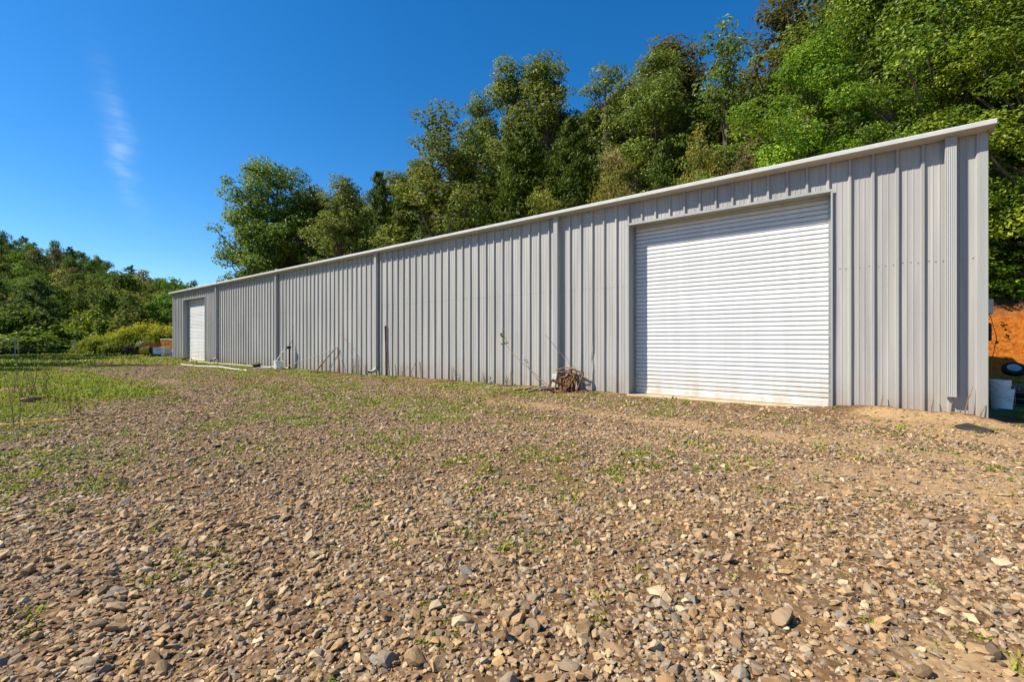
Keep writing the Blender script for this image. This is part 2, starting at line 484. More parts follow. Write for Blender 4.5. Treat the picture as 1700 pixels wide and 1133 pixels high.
t = NT('ground_soil', 0.95, 0.1)
p = t.pos()
gm, sm, st = t.attr('grass_cover'), t.attr('sand_cover'), t.attr('stone_cover')
n1, n2 = t.noise(1.6, 6, p), t.noise(23, 5, p, 0.65)
soil = t.ramp(n1, [(0.30, (0.080, 0.043, 0.019)), (0.55, (0.16, 0.091, 0.040)), (0.75, (0.31, 0.187, 0.080))])
sandc = t.ramp(n2, [(0.3, (0.27, 0.165, 0.080)), (0.7, (0.43, 0.29, 0.145))])
c = t.mix(t.ramp(t.math('ADD', t.math('MULTIPLY', sm, 0.8), t.math('MULTIPLY', t.math('SUBTRACT', n2, 0.5), 0.9)), [(0.22, 0.0), (0.55, 1.0)]), soil, sandc)
# grit and the smallest chips: voronoi cells
vc = t.voro(34, p); vd = t.voro(34, p, 'Distance')
chip = t.ramp(t.sep(vc)[0], [(0.0, (0.10, 0.07, 0.05)), (0.3, (0.25, 0.145, 0.075)), (0.55, (0.18, 0.14, 0.11)), (0.8, (0.33, 0.20, 0.095)), (1.0, (0.40, 0.31, 0.21))])
chip = t.mix(1.0, chip, t.ramp(vd, [(0.25, 1.0), (0.75, 0.30)]), 'MULTIPLY')
c = t.mix(t.math('MULTIPLY', t.math('MULTIPLY', st, 0.95), t.math('GREATER_THAN', t.sep(vc)[1], 0.35), True), c, chip)
thatch = t.ramp(n2, [(0.28, (0.075, 0.065, 0.02)), (0.5, (0.105, 0.14, 0.026)), (0.72, (0.22, 0.22, 0.07))])
gf = t.math('ADD', t.math('MULTIPLY', gm, 1.0), t.math('MULTIPLY', t.math('SUBTRACT', n2, 0.5), 1.5))
c = t.mix(t.ramp(gf, [(0.50, 0.0), (0.95, 0.85)]), c, thatch)
t.color(c)
h = t.math('ADD', t.math('MULTIPLY', vd, -0.6), t.math('MULTIPLY', n2, 0.8))
t.bump(h, 0.35, 0.012)
M['ground'] = t.m
me = np_mesh('ground', V, F, M['ground'], True)
for nm, fn in (('grass_cover', grass_mask), ('sand_cover', sand_mask), ('stone_cover', stone_mask)):
    a = me.attributes.new(nm, 'FLOAT', 'POINT'); a.data.foreach_set('value', fn(GX, GY).ravel().astype(np.float32))
ground = tag(link_mesh('ground', me), kind='structure')

# ------------------------------------------------------------------ the wooded slope behind the shed, its clay bank, and the far hill
def slope_z(x, y):
    x = np.asarray(x, float); y = np.asarray(y, float)
    yb = y + (fbm(x * 0.25, y * 0.1, 101) - 0.5) * 1.4
    bank = 2.55 * sstep(14.5, 15.7, yb)
    rise = 0.62 * np.clip(yb - 15.6, 0, 30) + 0.12 * np.clip(yb - 45.6, 0, 60)
    f = sstep(-72, -44, x) 
    return (bank + rise) * f + (fbm(x * 0.5, y * 0.5, 103) - 0.5) * 0.5 * sstep(14.2, 15.2, y) - 0.15

xs = np.concatenate([np.arange(-80, -12, 1.2), np.arange(-12, 14, 0.22), np.arange(14, 90, 2.0)])
ys = np.concatenate([np.arange(13.6, 17.2, 0.14), np.arange(17.2, 50, 0.9), np.arange(50, 110, 4)])
HX, HY = np.meshgrid(xs, ys)
hz = slope_z(HX, HY) + (fbm(HX * 2.0, HY * 2.0 + slope_z(HX, HY) * 2, 105, 3) - 0.5) * 0.45 * sstep(14.2, 14.8, HY)
nx = len(xs); I, J = np.meshgrid(np.arange(nx - 1), np.arange(len(ys) - 1)); b0 = (J * nx + I).ravel()
t = NT('clay_bank', 0.95, 0.1)
p = t.pos(); z = t.sep(p)[2]
n1, n2 = t.noise(4.5, 8, p, 0.72), t.noise(9, 6, p, 0.65)
clay = t.ramp(n1, [(0.28, (0.20, 0.050, 0.008)), (0.48, (0.43, 0.125, 0.015)), (0.75, (0.56, 0.23, 0.04))])
duff = t.ramp(n2, [(0.3, (0.045, 0.032, 0.018)), (0.7, (0.16, 0.10, 0.05))])
f = t.ramp(t.math('ADD', z, t.math('MULTIPLY', t.math('SUBTRACT', n2, 0.5), 1.6)), [(0.0, 0.0), (1.0, 1.0)])
f = t.math('ADD', t.math('MULTIPLY', t.math('SUBTRACT', z, 1.95), 1.3), t.math('MULTIPLY', t.math('SUBTRACT', n2, 0.5), 2.5), True)
t.color(t.mix(f, clay, duff)).bump(n1, 1.0, 0.16)
slope = tag(link_mesh('hillside', np_mesh('hillside', np.stack([HX.ravel(), HY.ravel(), hz.ravel()], 1), np.stack([b0, b0+1, b0+nx+1, b0+nx], 1), t.m, True)), kind='structure')

# far hill: laid out along the depth Z and the side X of the valley as seen from the yard
RX, FX = Vector((0.7826, 0.6225, 0)), Vector((-0.6225, 0.7826, 0))
def valley(X, Z):
    return X * 0.7826 - Z * 0.6225, X * 0.6225 + Z * 0.7826 - 9.58
def hill_h(X, Z):
    X = np.asarray(X, float); Z = np.asarray(Z, float)
    lat = X / np.maximum(Z, 1)
    k = 0.22 + 0.78 * sstep(-0.50, -1.25, lat)
    return 29.0 * k * sstep(44, 150, Z) + (fbm(X * 0.05, Z * 0.05, 111) - 0.5) * 5 * sstep(50, 90, Z) - 0.2
zs = np.arange(42, 200, 4.0); ls = np.arange(-2.2, -0.2, 0.03)
LL, ZZ = np.meshgrid(ls, zs)
XX = LL * ZZ
wx, wy = valley(XX, ZZ)
nx = len(ls); I, J = np.meshgrid(np.arange(nx - 1), np.arange(len(zs) - 1)); b0 = (J * nx + I).ravel()
M['duff'] = plain('forest_floor', (0.035, 0.040, 0.016), 0.95, 0.5, 1.0)
tag(link_mesh('far_hill', np_mesh('far_hill', np.stack([wx.ravel(), wy.ravel(), hill_h(XX, ZZ).ravel()], 1), np.stack([b0, b0+1, b0+nx+1, b0+nx], 1), M['duff'], True)), kind='structure')

# ------------------------------------------------------------------ stones
def ico(sub):
    bm = bmesh.new(); bmesh.ops.create_icosphere(bm, subdivisions=sub, radius=1.0)
    V = np.array([v.co[:] for v in bm.verts]); F = np.array([[v.index for v in f.verts] for f in bm.faces]); bm.free()
    return V, F
ICO1, ICO2 = ico(1), ico(2)
OCT = (np.array([(1,0,0),(-1,0,0),(0,1,0),(0,-1,0),(0,0,1),(0,0,-1)], float), np.array([(0,2,4),(2,1,4),(1,3,4),(3,0,4),(2,0,5),(1,2,5),(3,1,5),(0,3,5)]))
rng = np.random.default_rng(7)

def chip_shape(base, rng):
    """an angular broken stone: a ball cut by random planes"""
    V, F = base
    V = V.copy()
    for _ in range(8):
        n = rng.normal(size=3); n /= np.linalg.norm(n)
        d = rng.uniform(0.36, 0.74)
        k = V @ n
        V -= np.outer(np.clip(k - d, 0, None), n)
    V += rng.normal(size=V.shape) * 0.03
    V *= np.array([1.0, rng.uniform(0.55, 0.9), rng.uniform(0.38, 0.60)])
    return V, F

def rot_mats(n, rng, tilt=0.35):
    a = rng.uniform(0, 2*PI, n); b = rng.normal(0, tilt, n); c = rng.normal(0, tilt, n)
    ca, sa, cb, sb, cc, sc = np.cos(a), np.sin(a), np.cos(b), np.sin(b), np.cos(c), np.sin(c)
    Z = np.zeros(n); O = np.ones(n)
    Ra = np.stack([np.stack([ca,-sa,Z],1),np.stack([sa,ca,Z],1),np.stack([Z,Z,O],1)],1)
    Rb = np.stack([np.stack([O,Z,Z],1),np.stack([Z,cb,-sb],1),np.stack([Z,sb,cb],1)],1)
    Rc = np.stack([np.stack([cc,Z,sc],1),np.stack([Z,O,Z],1),np.stack([-sc,Z,cc],1)],1)
    return Ra @ Rb @ Rc

def scatter(z0, z1, per_m2, half=1.24, inner=0.0):
    """points spread evenly over the wedge of yard between two distances"""
    n = int(per_m2 * (half - inner) * (z1*z1 - z0*z0))
    Z = np.sqrt(rng.uniform(z0*z0, z1*z1, n)); X = rng.uniform(inner, half, n) * rng.choice((-1, 1), n) * Z
    x, y = valley(X, Z)
    ok = (y < -0.12) & (x < 1.25) | (y < -0.12) | (x > 1.75) & (y < 13)
    return x[ok], y[ok], Z[ok]

bigs = []
def gravel_band(z0, z1, per_m2, base, med, collect=False, half=1.24, inner=0.0):
    x, y, Z = scatter(z0, z1, per_m2, half, inner)
    keep = rng.uniform(size=len(x)) < stone_mask(x, y) * np.where(y > 0, 0.25, 1)
    x, y, Z = x[keep], y[keep], Z[keep]
    s = np.clip(med * np.exp(rng.normal(0, 0.46, len(x))), 0.004, 0.06)
    tint = np.clip(rng.uniform(0, 1, len(x)), 0, 1)
    zz = gz(x, y) + s * rng.uniform(-0.12, 0.30, len(x))
    if collect:
        o = np.argsort(-(s / Z))[:300]
        m = np.zeros(len(x), bool); m[o] = True
        for i in np.nonzero(m)[0]: bigs.append((x[i], y[i], zz[i], s[i]))
        x, y, s, tint, zz = x[~m], y[~m], s[~m], tint[~m], zz[~m]
    Vs, Fs, Ts = [], [], []
    off = 0
    nv = 14
    which = rng.integers(0, nv, len(x))
    for k in range(nv):
        bv, bf = chip_shape(base, rng)
        i = np.nonzero(which == k)[0]
        Rm = rot_mats(len(i), rng)
        W = np.einsum('nij,vj->nvi', Rm, bv) * s[i][:, None, None] + np.stack([x[i], y[i], zz[i]], 1)[:, None, :]
        Vs.append(W.reshape(-1, 3))
        Fs.append((bf[None] + (np.arange(len(i)) * len(bv))[:, None, None] + off).reshape(-1, 3))
        Ts.append(np.repeat(tint[i], len(bv)))
        off += len(i) * len(bv)
    return np.concatenate(Vs), np.concatenate(Fs), np.concatenate(Ts)

parts = [gravel_band(1.05, 1.9, 2900, ICO1, 0.0165, True), gravel_band(1.9, 3.6, 2500, ICO1, 0.0165), gravel_band(3.6, 6.5, 1400, OCT, 0.0185), gravel_band(6.5, 13.0, 540, OCT, 0.0225), gravel_band(13.0, 22.0, 120, OCT, 0.033),
         gravel_band(1.05, 4.2, 1700, OCT, 0.0075), gravel_band(1.5, 12.0, 160, OCT, 0.026, False, 2.1, 1.24)]
off = 0; Vs, Fs, Ts = [], [], []
for v, f, tt in parts:
    Vs.append(v); Fs.append(f + off); Ts.append(tt); off += len(v)
gv = np_mesh('gravel', np.concatenate(Vs), np.concatenate(Fs), M['gravel'], False, np.concatenate(Ts))
tag(link_mesh('gravel', gv, ground), kind='stuff')
stone_meshes = []
for k in range(16):
    bv, bf = chip_shape(ICO2, rng)
    stone_meshes.append(np_mesh('stone', bv, bf, M['stone'], False))
for i, (x, y, z, s) in enumerate(bigs):
    o = link_mesh('stone', stone_meshes[i % 16], ground, (x, y, z), (rng.normal(0, .3), rng.normal(0, .3), rng.uniform(0, 6.28)), (s, s, s))

# a few larger rocks that stand out of the gravel
for (px, py, s, lab) in [(870, 920, 0.052, 'large grey rock with a white vein in the middle of the gravel yard'),
                         (1300, 1040, 0.060, 'pale tan rock on bare brown soil at the near right of the yard'),
                         (690, 1108, 0.055, 'upright brown rock casting a dark shadow at the near edge of the gravel'),
                         (1215, 888, 0.050, 'grey angular rock lying on gravel in front of the big door')]:
    x, y = ground_at(px, py)
    bv, bf = chip_shape(ICO2, rng)
    o = link_mesh('rock', np_mesh('rock', bv, bf, M['stone'], False), None, (x, y, float(gz(x, y)) + s * 0.35), (0.2, 0.1, rng.uniform(0, 6)), (s*1.15, s, s*1.1))
    tag(o, lab, 'rock', 'larger rocks standing out of the gravel')

# ------------------------------------------------------------------ grass and low weeds (nobody could count them)
def tufts(x, y, h, blades, spread=0.03, w=0.005):
    n = len(x); B = blades
    a = rng.uniform(0, 2*PI, (n, B)); lean = rng.uniform(0.35, 1.15, (n, B)); L = h[:, None] * rng.uniform(0.55, 1.2, (n, B))
    bx = x[:, None] + rng.normal(0, spread, (n, B)); by = y[:, None] + rng.normal(0, spread, (n, B))
    bz = gz(bx, by)
    dx, dy = np.cos(a), np.sin(a)
    ww = w * 1.25 * rng.uniform(0.7, 1.4, (n, B))
    P0 = np.stack([bx - dy*ww, by + dx*ww, bz], -1); P1 = np.stack([bx + dy*ww, by - dx*ww, bz], -1)
    mx, my, mz = bx + dx*L*lean*0.45, by + dy*L*lean*0.45, bz + L*0.6
    P2 = np.stack([mx + dy*ww*0.8, my - dx*ww*0.8, mz], -1); P3 = np.stack([mx - dy*ww*0.8, my + dx*ww*0.8, mz], -1)
    tx, ty, tz = bx + dx*L*lean, by + dy*L*lean, bz + L*(1.0 - 0.35*lean)
    P4 = np.stack([tx + dy*ww*.15, ty - dx*ww*.15, tz], -1); P5 = np.stack([tx - dy*ww*.15, ty + dx*ww*.15, tz], -1)
    V = np.stack([P0, P1, P2, P3, P4, P5], 2).reshape(-1, 3)
    k = np.arange(n * B) * 6
    F = np.concatenate([np.stack([k, k+1, k+2, k+3], 1), np.stack([k+3, k+2, k+4, k+5], 1)])
    tint = np.repeat(np.clip(np.repeat(rng.uniform(0.0, 0.9, n), B) + rng.normal(0, .12, n*B), 0, 1), 6)
    return V, F, tint
Vs, Fs, Ts, off = [], [], [], 0
for (z0, z1, dens, hh, bl, sp, w) in [(1.0, 3.5, 420, 0.019, 8, 0.018, 0.0028), (3.5, 9, 200, 0.028, 7, 0.032, 0.0050), (9, 22, 50, 0.045, 8, 0.075, 0.010), (22, 42, 6, 0.08, 8, 0.18, 0.022), (1.5, 12.1, 26, 0.045, 8, 0.075, 0.010)]:
    x, y, Z = scatter(z0, z1, dens, *((2.1, 1.24) if z1 == 12.1 else ()))
    clus = 1.9 * sstep(0.44, 0.60, fbm(x * 3.3, y * 3.3, 47)) + 0.08
    keep = rng.uniform(size=len(x)) < grass_mask(x, y) ** 1.2 * np.where(z0 < 20, np.maximum(clus, grass_left(x, y) * .9), 1)
    x, y = x[keep], y[keep]
    h = hh * np.exp(rng.normal(0, .35, len(x))) * (1 + 0.6 * grass_left(x, y))
    v, f, tt = tufts(x, y, h, bl, sp, w)
    Vs.append(v); Fs.append(f + off); Ts.append(tt); off += len(v)
tag(link_mesh('grass', np_mesh('grass', np.concatenate(Vs), np.concatenate(Fs), M['grass'], False, np.concatenate(Ts))), kind='stuff')

# ------------------------------------------------------------------ the metal shed
XL, XR = -36.1, 1.30          # ends of the long wall
DEPTH = 12.0
EAVE = 4.30
PITCH = 0.3048
shed = tag(empty('metal_shed', ((XL + XR) / 2, 0, 0)), 'long low grey ribbed metal shed with two white roll-up doors and a pale gutter', 'shed')
SH = Vector(shed.location)
def part(mb, name, mat, parent=shed, smooth=False, bevel=0.0):
    o = mb.build(name, mat, parent, smooth=smooth, bevel=bevel)
    if parent is shed: o.location = -SH
    return o

RIB = [(0.000, .041), (.016, .041), (.034, 0), (.099, 0), (.106, .0045), (.120, .0045), (.127, 0), (.176, 0), (.183, .0045), (.197, .0045), (.204, 0), (.2708, 0), (.2888, .041)]
def profile(x0, x1, rib0):
    """x and outward height along a ribbed sheet"""
    k0 = math.floor((x0 - rib0) / PITCH) - 1; k1 = math.ceil((x1 - rib0) / PITCH) + 1
    pts = []
    for k in range(k0, k1 + 1):
        for (dx, h) in RIB: pts.append((rib0 + k * PITCH + dx, h))
    out = []
    def interp(x):
        for (a, ha), (b, hb) in zip(pts, pts[1:]):
            if a <= x <= b: return ha + (hb - ha) * (x - a) / max(b - a, 1e-6)
        return 0
    out.append((x0, interp(x0)))
    out += [(a, h) for a, h in pts if x0 + 1e-4 < a < x1 - 1e-4]
    out.append((x1, interp(x1)))
    return out
RIB0 = -0.316
prng = np.random.default_rng(3)
def sheet(x0, x1, zlo, zhi, place, dents=(), rows=12):
    """one ribbed sheet; place(u, out, z) -> point"""
    pr = profile(x0, x1, RIB0)
    n = max(2, int(rows * (zhi - zlo) / 4.3) + 1)
    zz = np.linspace(zlo, zhi, n)
    ph = prng.uniform(0, 20)
    V, F = [], []
    for z in zz:
        for (u, h) in pr:
            wv = 0.0016 * math.sin(z * 2.3 + ph + u * 3) if h < 0.01 else 0.0006 * math.sin(z * 3.1 + ph)
            hh = h + wv; uo = 0.0
            for (du, dz, ru, rz, amp) in dents:
                wgt = math.exp(-((u - du) / ru) ** 2 - ((z - dz) / rz) ** 2)
                hh -= amp * wgt * (1 if h > 0.02 else 0.3); uo += amp * 0.6 * wgt * math.sin(z * 14)
            V.append(place(u + uo, hh, z))
    m = len(pr)
    for i in range(n - 1):
        for j in range(m - 1):
            F.append((i*m+j, i*m+j+1, (i+1)*m+j+1, (i+1)*m+j))
    # back flange so the sheet is not paper thin at its ends
    return MB().add(V, F)

front = lambda u, h, z: (u, -h, z)
DOORS = [(-4.27, -0.577), (-34.08, -30.30)]
HEAD = 3.77
edges = []
e = RIB0 + PITCH * 0.0
k = math.floor((XL - RIB0) / (3 * PITCH)) - 1
cuts = sorted([RIB0 + 3 * PITCH * j for j in range(k, k + 60) if XL + 0.1 < RIB0 + 3 * PITCH * j < XR - 0.1])
bounds = [XL] + cuts + [XR]
DENT = [(wall_x(985), 0.75, 0.05, 0.28, 0.030), (wall_x(852), 0.25, 0.05, 0.12, 0.02)]
for a, b in zip(bounds, bounds[1:]):
    segs = [(a, b, -0.12)]
    for (d0, d1) in DOORS:
        new = []
        for (s0, s1, zl) in segs:
            if s1 <= d0 or s0 >= d1 or zl > 1: new.append((s0, s1, zl)); continue
            if s0 < d0: new.append((s0, d0, zl))
            if s1 > d1: new.append((d1, s1, zl))
            new.append((max(s0, d0), min(s1, d1), HEAD))
        segs = new
    for (s0, s1, zl) in segs:
        if s1 - s0 < 0.02: continue
        dn = [d for d in DENT if s0 < d[0] < s1 and zl < 0]
        part(sheet(s0 + 0.0006, s1 - 0.0006, zl, EAVE - 0.02, front, dn, 40 if dn else 12), 'wall_panel', M['wall'])

# end walls and back wall, same sheets
RIDGE = DEPTH / 2
def roof_h(y): return EAVE + 0.06 + (RIDGE - abs(y - RIDGE)) / 12.0
for (x_at, sg) in ((XR, 1), (XL, -1)):
    y = 0.03
    while y < DEPTH - 0.04:
        y1 = min(y + 3 * PITCH, DEPTH - 0.03)
        zt = min(roof_h(y), roof_h(y1)) - 0.06
        part(sheet(y + 0.0006, y1 - 0.0006, -0.12, zt, (lambda u, h, z, x_at=x_at, sg=sg: (x_at + sg * (h - 0.036), u, z))), 'wall_panel', M['wall'])
        y = y1
x = XL + 0.03
while x < XR - 0.04:
    x1 = min(x + 3 * PITCH, XR - 0.03)
    part(sheet(x + 0.0006, x1 - 0.0006, -0.12, EAVE - 0.02, (lambda u, h, z: (u, DEPTH + h - 0.036, z)), rows=2), 'wall_panel', M['wall'])
    x = x1

# roof sheets: two slopes of ribbed metal
for sg in (0, 1):
    pr = profile(XL - 0.05, XR + 0.05, RIB0)
    V, F = [], []
    for (u, h) in pr:
        for y in ((-0.16, RIDGE) if sg == 0 else (RIDGE + 0.001, DEPTH + 0.2)):
            V.append((u, y, roof_h(y) + h))
    for j in range(len(pr) - 1): F.append((2*j, 2*j+1, 2*j+3, 2*j+2))
    part(MB().add(V, F), 'roof_slope', M['roof'])
part(MB().add([(XL - .05, RIDGE - .25, roof_h(RIDGE - .25) + .05), (XR + .05, RIDGE - .25, roof_h(RIDGE - .25) + .05), (XR + .05, RIDGE, roof_h(RIDGE) + .06), (XL - .05, RIDGE, roof_h(RIDGE) + .06),
               (XR + .05, RIDGE + .25, roof_h(RIDGE + .25) + .05), (XL - .05, RIDGE + .25, roof_h(RIDGE + .25) + .05)], [(0, 1, 2, 3), (3, 2, 4, 5)]), 'ridge_cap', M['roof'])
for x_at, sg in ((XR, 1), (XL, -1)):
    mb = MB()
    for (ya, yb) in ((-0.14, RIDGE), (RIDGE + 0.001, DEPTH + 0.18)):
        V = []
        for y in (ya, yb):
            for (dx, dz) in ((0.0, -0.10), (0.055, -0.10), (0.055, 0.045), (0.0, 0.045)):
                V.append((x_at + sg * dx, y, roof_h(y) + dz))
        mb.add(V, [(0,1,5,4),(1,2,6,5),(2,3,7,6),(3,0,4,7),(0,3,2,1),(4,5,6,7)])
    part(mb, 'rake_trim', M['trim'])

# gutter: open box with a front face and a sloping underside, in lengths that butt
GP = [(-0.043, 4.265), (-0.255, 4.288), (-0.262, 4.296), (-0.262, 4.355), (-0.25, 4.367), (-0.228, 4.367), (-0.228, 4.355), (-0.25, 4.352), (-0.25, 4.300), (-0.044, 4.28)]
jn = [XL - 0.10, -30.1, -24.0, -17.9, -11.8, -5.6, XR + 0.065]
for a, b in zip(jn, jn[1:]):
    n = len(GP); V = []
    for u in (a + 0.0008, b - 0.0008):
        for (y, z) in GP: V.append((u, y, z))
    F = [(i, (i+1) % n, n + (i+1) % n, n + i) for i in range(n)]
    o = part(MB().add(V, F + [tuple(range(n)), tuple(range(n, 2*n))[::-1]]), 'gutter', M['gutter'])
for u in (XL - 0.10, XR + 0.062):
    part(MB().add([(u, -0.043, 4.267), (u, -0.255, 4.290), (u, -0.258, 4.364), (u, -0.043, 4.364), (u + .003, -0.043, 4.267), (u + .003, -0.255, 4.290), (u + .003, -0.258, 4.364), (u + .003, -0.043, 4.364)],
               [(0,1,2,3),(4,7,6,5),(0,4,5,1),(1,5,6,2),(2,6,7,3),(3,7,4,0)]), 'gutter_end', M['gutter'])
part(MB().box((XL, 0.004, EAVE - 0.06), (XR, 0.03, EAVE + 0.04)), 'eave_trim', M['trim'])

# corner trims
for x_at, sg in ((XR, 1), (XL, -1)):
    a = x_at - sg * 0.085; b = x_at + sg * 0.006
    lo, hi = min(a, b), max(a, b)
    mb = MB().box((lo, -0.048, -0.12), (hi, -0.042, EAVE - 0.04))
    mb.box((hi - 0.006 if sg > 0 else lo, -0.042, -0.12), (hi if sg > 0 else lo + 0.006, 0.10, EAVE - 0.04))
    part(mb, 'corner_trim', M['trim'])

# downspouts
def spout_section(cx, y0, w, d):
    """fluted rectangular pipe section"""
    pts = []
    nfl = 5
    for i in range(nfl * 2 + 1):
        u = -w/2 + 0.008 + (w - 0.016) * i / (nfl * 2)
        pts.append((cx + u, y0 - d + (0.004 if i % 2 else 0)))
    pts += [(cx + w/2, y0 - d + 0.010), (cx + w/2, y0), (cx - w/2, y0), (cx - w/2, y0 - d + 0.010)]
    return pts
def spout(cx, zbot, elbow=None):
    pts = spout_section(cx, -0.043, 0.132, 0.10)
    n = len(pts)
    V = [(x, y, z) for z in (zbot, 4.272) for (x, y) in pts]
    mb = MB().add(V, [(i, (i+1) % n, n + (i+1) % n, n + i) for i in range(n)] + [tuple(range(n))])
    o = part(mb, 'downspout', M['spout'])
    if elbow == 'kick':
        b = MB()
        A = [(cx - .066, -.036, zbot + .01), (cx + .066, -.036, zbot + .01), (cx + .066, -.136, zbot + .01), (cx - .066, -.136, zbot + .01)]
        B = [(cx - .066, -.06, zbot - .10), (cx + .066, -.06, zbot - .10), (cx + .066, -.16, zbot - .06), (cx - .066, -.16, zbot - .06)]
        Cc = [(cx - .075, -.18, zbot - .19), (cx + .055, -.18, zbot - .19), (cx + .055, -.26, zbot - .11), (cx - .075, -.26, zbot - .11)]
        Dd = [(cx - .12, -.33, zbot - .21), (cx + .02, -.33, zbot - .21), (cx + .02, -.36, zbot - .12), (cx - .12, -.36, zbot - .12)]
        q = [(0,1,5,4),(1,2,6,5),(2,3,7,6),(3,0,4,7)]
        b.add(A + B, q).add(B + Cc, q).add(Cc + Dd, q)
        b.build('elbow', M['spout'], o)
        MB().add([(p[0], p[1] - .001 + 0.02, p[2]) for p in Dd], [(0,1,2,3)]).build('outlet_shade', M['dark'], o)  # near-black face across the open mouth stands in for the shade inside
    if elbow == 'boot':
        b = MB().box((cx - 0.085, -0.165, -0.03), (cx + 0.085, -0.034, zbot + 0.02))
        b.build('boot', M['gutter'], o, bevel=0.006)
    return o
spout(0.905, 0.36)
spout(wall_x(927), 0.36, 'boot')
spout(wall_x(628), 0.28, 'kick')
spout(wall_x(462), 0.30, 'boot')
spout(wall_x(362), 0.30, 'kick')

# screws in rows along the girts
mb = MB()
def screw(x, z, y=0.0):
    s = 0.0082
    mb.add([(x-s, y-.001, z-s*.6), (x+s, y-.001, z-s*.6), (x+s, y-.001, z+s*.6), (x-s, y-.001, z+s*.6), (x, y-.012, z)], [(0,1,4),(1,2,4),(2,3,4),(3,0,4)])
kx = RIB0 - 130 * PITCH
while kx < XR:
    for dx in (0.055, 0.152, 0.245):
        for z in (2.43,):
            u = kx + dx
            if XL + .2 < u < XR - .15 and not any(a - .05 < u < b + .05 for a, b in DOORS):
                if z < 1 and prng.uniform() < 0.5: continue
                screw(u + prng.normal(0, .012), z + prng.normal(0, .008))
    kx += PITCH
tag(part(mb, 'screw', M['screw']), kind='stuff')

# roll-up doors
SL = 0.0866
def slat_mesh(w):
    pr = [(0.016, 0.0), (-0.013, 0.0012), (-0.0165, 0.004), (-0.018, 0.018), (-0.0185, 0.036), (-0.018, 0.054), (-0.0165, 0.067), (-0.013, 0.0702), (0.020, 0.0712), (0.022, 0.084), (0.017, SL - 0.0005)]
    V = [(sx * w / 2, y, z) for sx in (-1, 1) for (y, z) in pr]
    n = len(pr)
    return MB().add(V, [(i, i + 1, n + i + 1, n + i) for i in range(n - 1)])
for di, (d0, d1) in enumerate(DOORS):
    w = d1 - d0
    REC = 0.27
    cx = (d0 + d1) / 2
    curtain = link_mesh('roll_up_door', MB().box((-w/2 + 0.02, REC + 0.02, 0.02), (w/2 - 0.02, REC + 0.03, HEAD + 0.15)).mesh('roll_up_door', M['door']), shed, Vector((cx, 0, 0)) - SH)
    curtain['label'] = 'wide white corrugated roll-up door near the downhill end' if di == 1 else 'wide white corrugated roll-up door closest to the bank'
    del curtain['label']
    sm_ = slat_mesh(w - 0.10).mesh('slat', M['door'])
    z = 0.10; i = 0
    while z < HEAD + 0.05:
        link_mesh('slat', sm_, curtain, (0, REC + float(prng.normal(0, 0.0012)), z), (float(prng.normal(0, 0.006)), 0, 0))
        z += SL; i += 1
    MB().box((-w/2 + 0.055, REC - 0.028, 0.025), (w/2 - 0.055, REC + 0.012, 0.098)).build('bottom_bar', M['door'], curtain, bevel=0.004)
    for sx in (-1, 1):
        xx = sx * (w/2 - 0.028)
        MB().box((xx - 0.028, REC - 0.035, 0.0), (xx + 0.028, REC + 0.018, HEAD + 0.1)).build('guide_rail', M['steel'], curtain, bevel=0.003)
    # framed opening: jambs, header, sill
    for s, xx in ((1, d0), (-1, d1)):
        a, b = (xx - 0.03, xx + 0.004) if s > 0 else (xx - 0.004, xx + 0.022)
        o = part(MB().box((a, -0.052, -0.1), (b, -0.043, HEAD + (0.0))).box((min(xx, xx + s*0.004), -0.043, -0.1), (max(xx, xx + s*0.004), REC + 0.05, HEAD)), 'door_jamb', M['trim'])
    part(MB().box((d0 - 0.03, -0.056, HEAD + 0.001), (d1 + 0.022, -0.043, HEAD + 0.045)).box((d0, -0.043, HEAD + 0.002), (d1, REC - 0.04, HEAD + 0.008)), 'door_header', M['trim'])
    part(MB().box((d0 - 0.02, -0.10, -0.2), (d1 + 0.02, 0.6, 0.018)), 'door_sill', M['concrete'], bevel=0.01)

# meter box, conduit on the end wall
o = part(MB().box((XR + 0.02, 0.62, 1.62), (XR + 0.155, 0.95, 1.86)), 'meter_box', M['steel'], bevel=0.01)
part(MB().box((XR + 0.02, 0.64, 1.20), (XR + 0.14, 0.92, 1.48)), 'switch_box', M['slate'], bevel=0.008)
part(MB().tube([(XR + .05, .8, 1.2), (XR + .05, .8, 0.2), (XR + .05, .8, -0.1)], 0.02), 'conduit', M['steel'])
part(MB().tube([(XR + .05, .8, 1.86), (XR + .05, .8, 4.0)], 0.02), 'conduit', M['steel'])

# ------------------------------------------------------------------ trees
def leaf_quads(C, N, S, rng, asp=0.62, T=None, fold=0.12):
    n = len(C)
    N = N / np.linalg.norm(N, axis=1, keepdims=True)
    if T is None: T = rng.normal(size=(n, 3))
    T = T - N * np.sum(T * N, 1, keepdims=True); T /= np.maximum(np.linalg.norm(T, axis=1, keepdims=True), 1e-6)
    B = np.cross(N, T)
    s = S[:, None]
    V = np.stack([C - T*s*.5, C + B*s*asp*.5 + N*s*fold + T*s*.05, C + T*s*.5 - N*s*fold*.5, C - B*s*asp*.5 + N*s*fold + T*s*.05], 1).reshape(-1, 3)
    k = np.arange(n) * 4
    return V, np.stack([k, k+1, k+2, k+3], 1)

def crown_profile(kind, h):
    if kind == 'oval': return np.sin(PI * np.clip(h, 0, 1) ** 0.75) ** 0.62
    if kind == 'pointed': return (np.sin(PI * np.clip(h, 0, 1) ** 0.55) ** 0.7) * (1 - 0.15 * h)
    if kind == 'round': return np.sqrt(np.clip(1 - (2*h - 1) ** 2, 0, 1))
    if kind == 'column': return np.clip((1 - h) * 4, 0, 1) ** .6 * np.clip(h * 5 + .3, 0, 1) ** .7
    return np.ones_like(h)

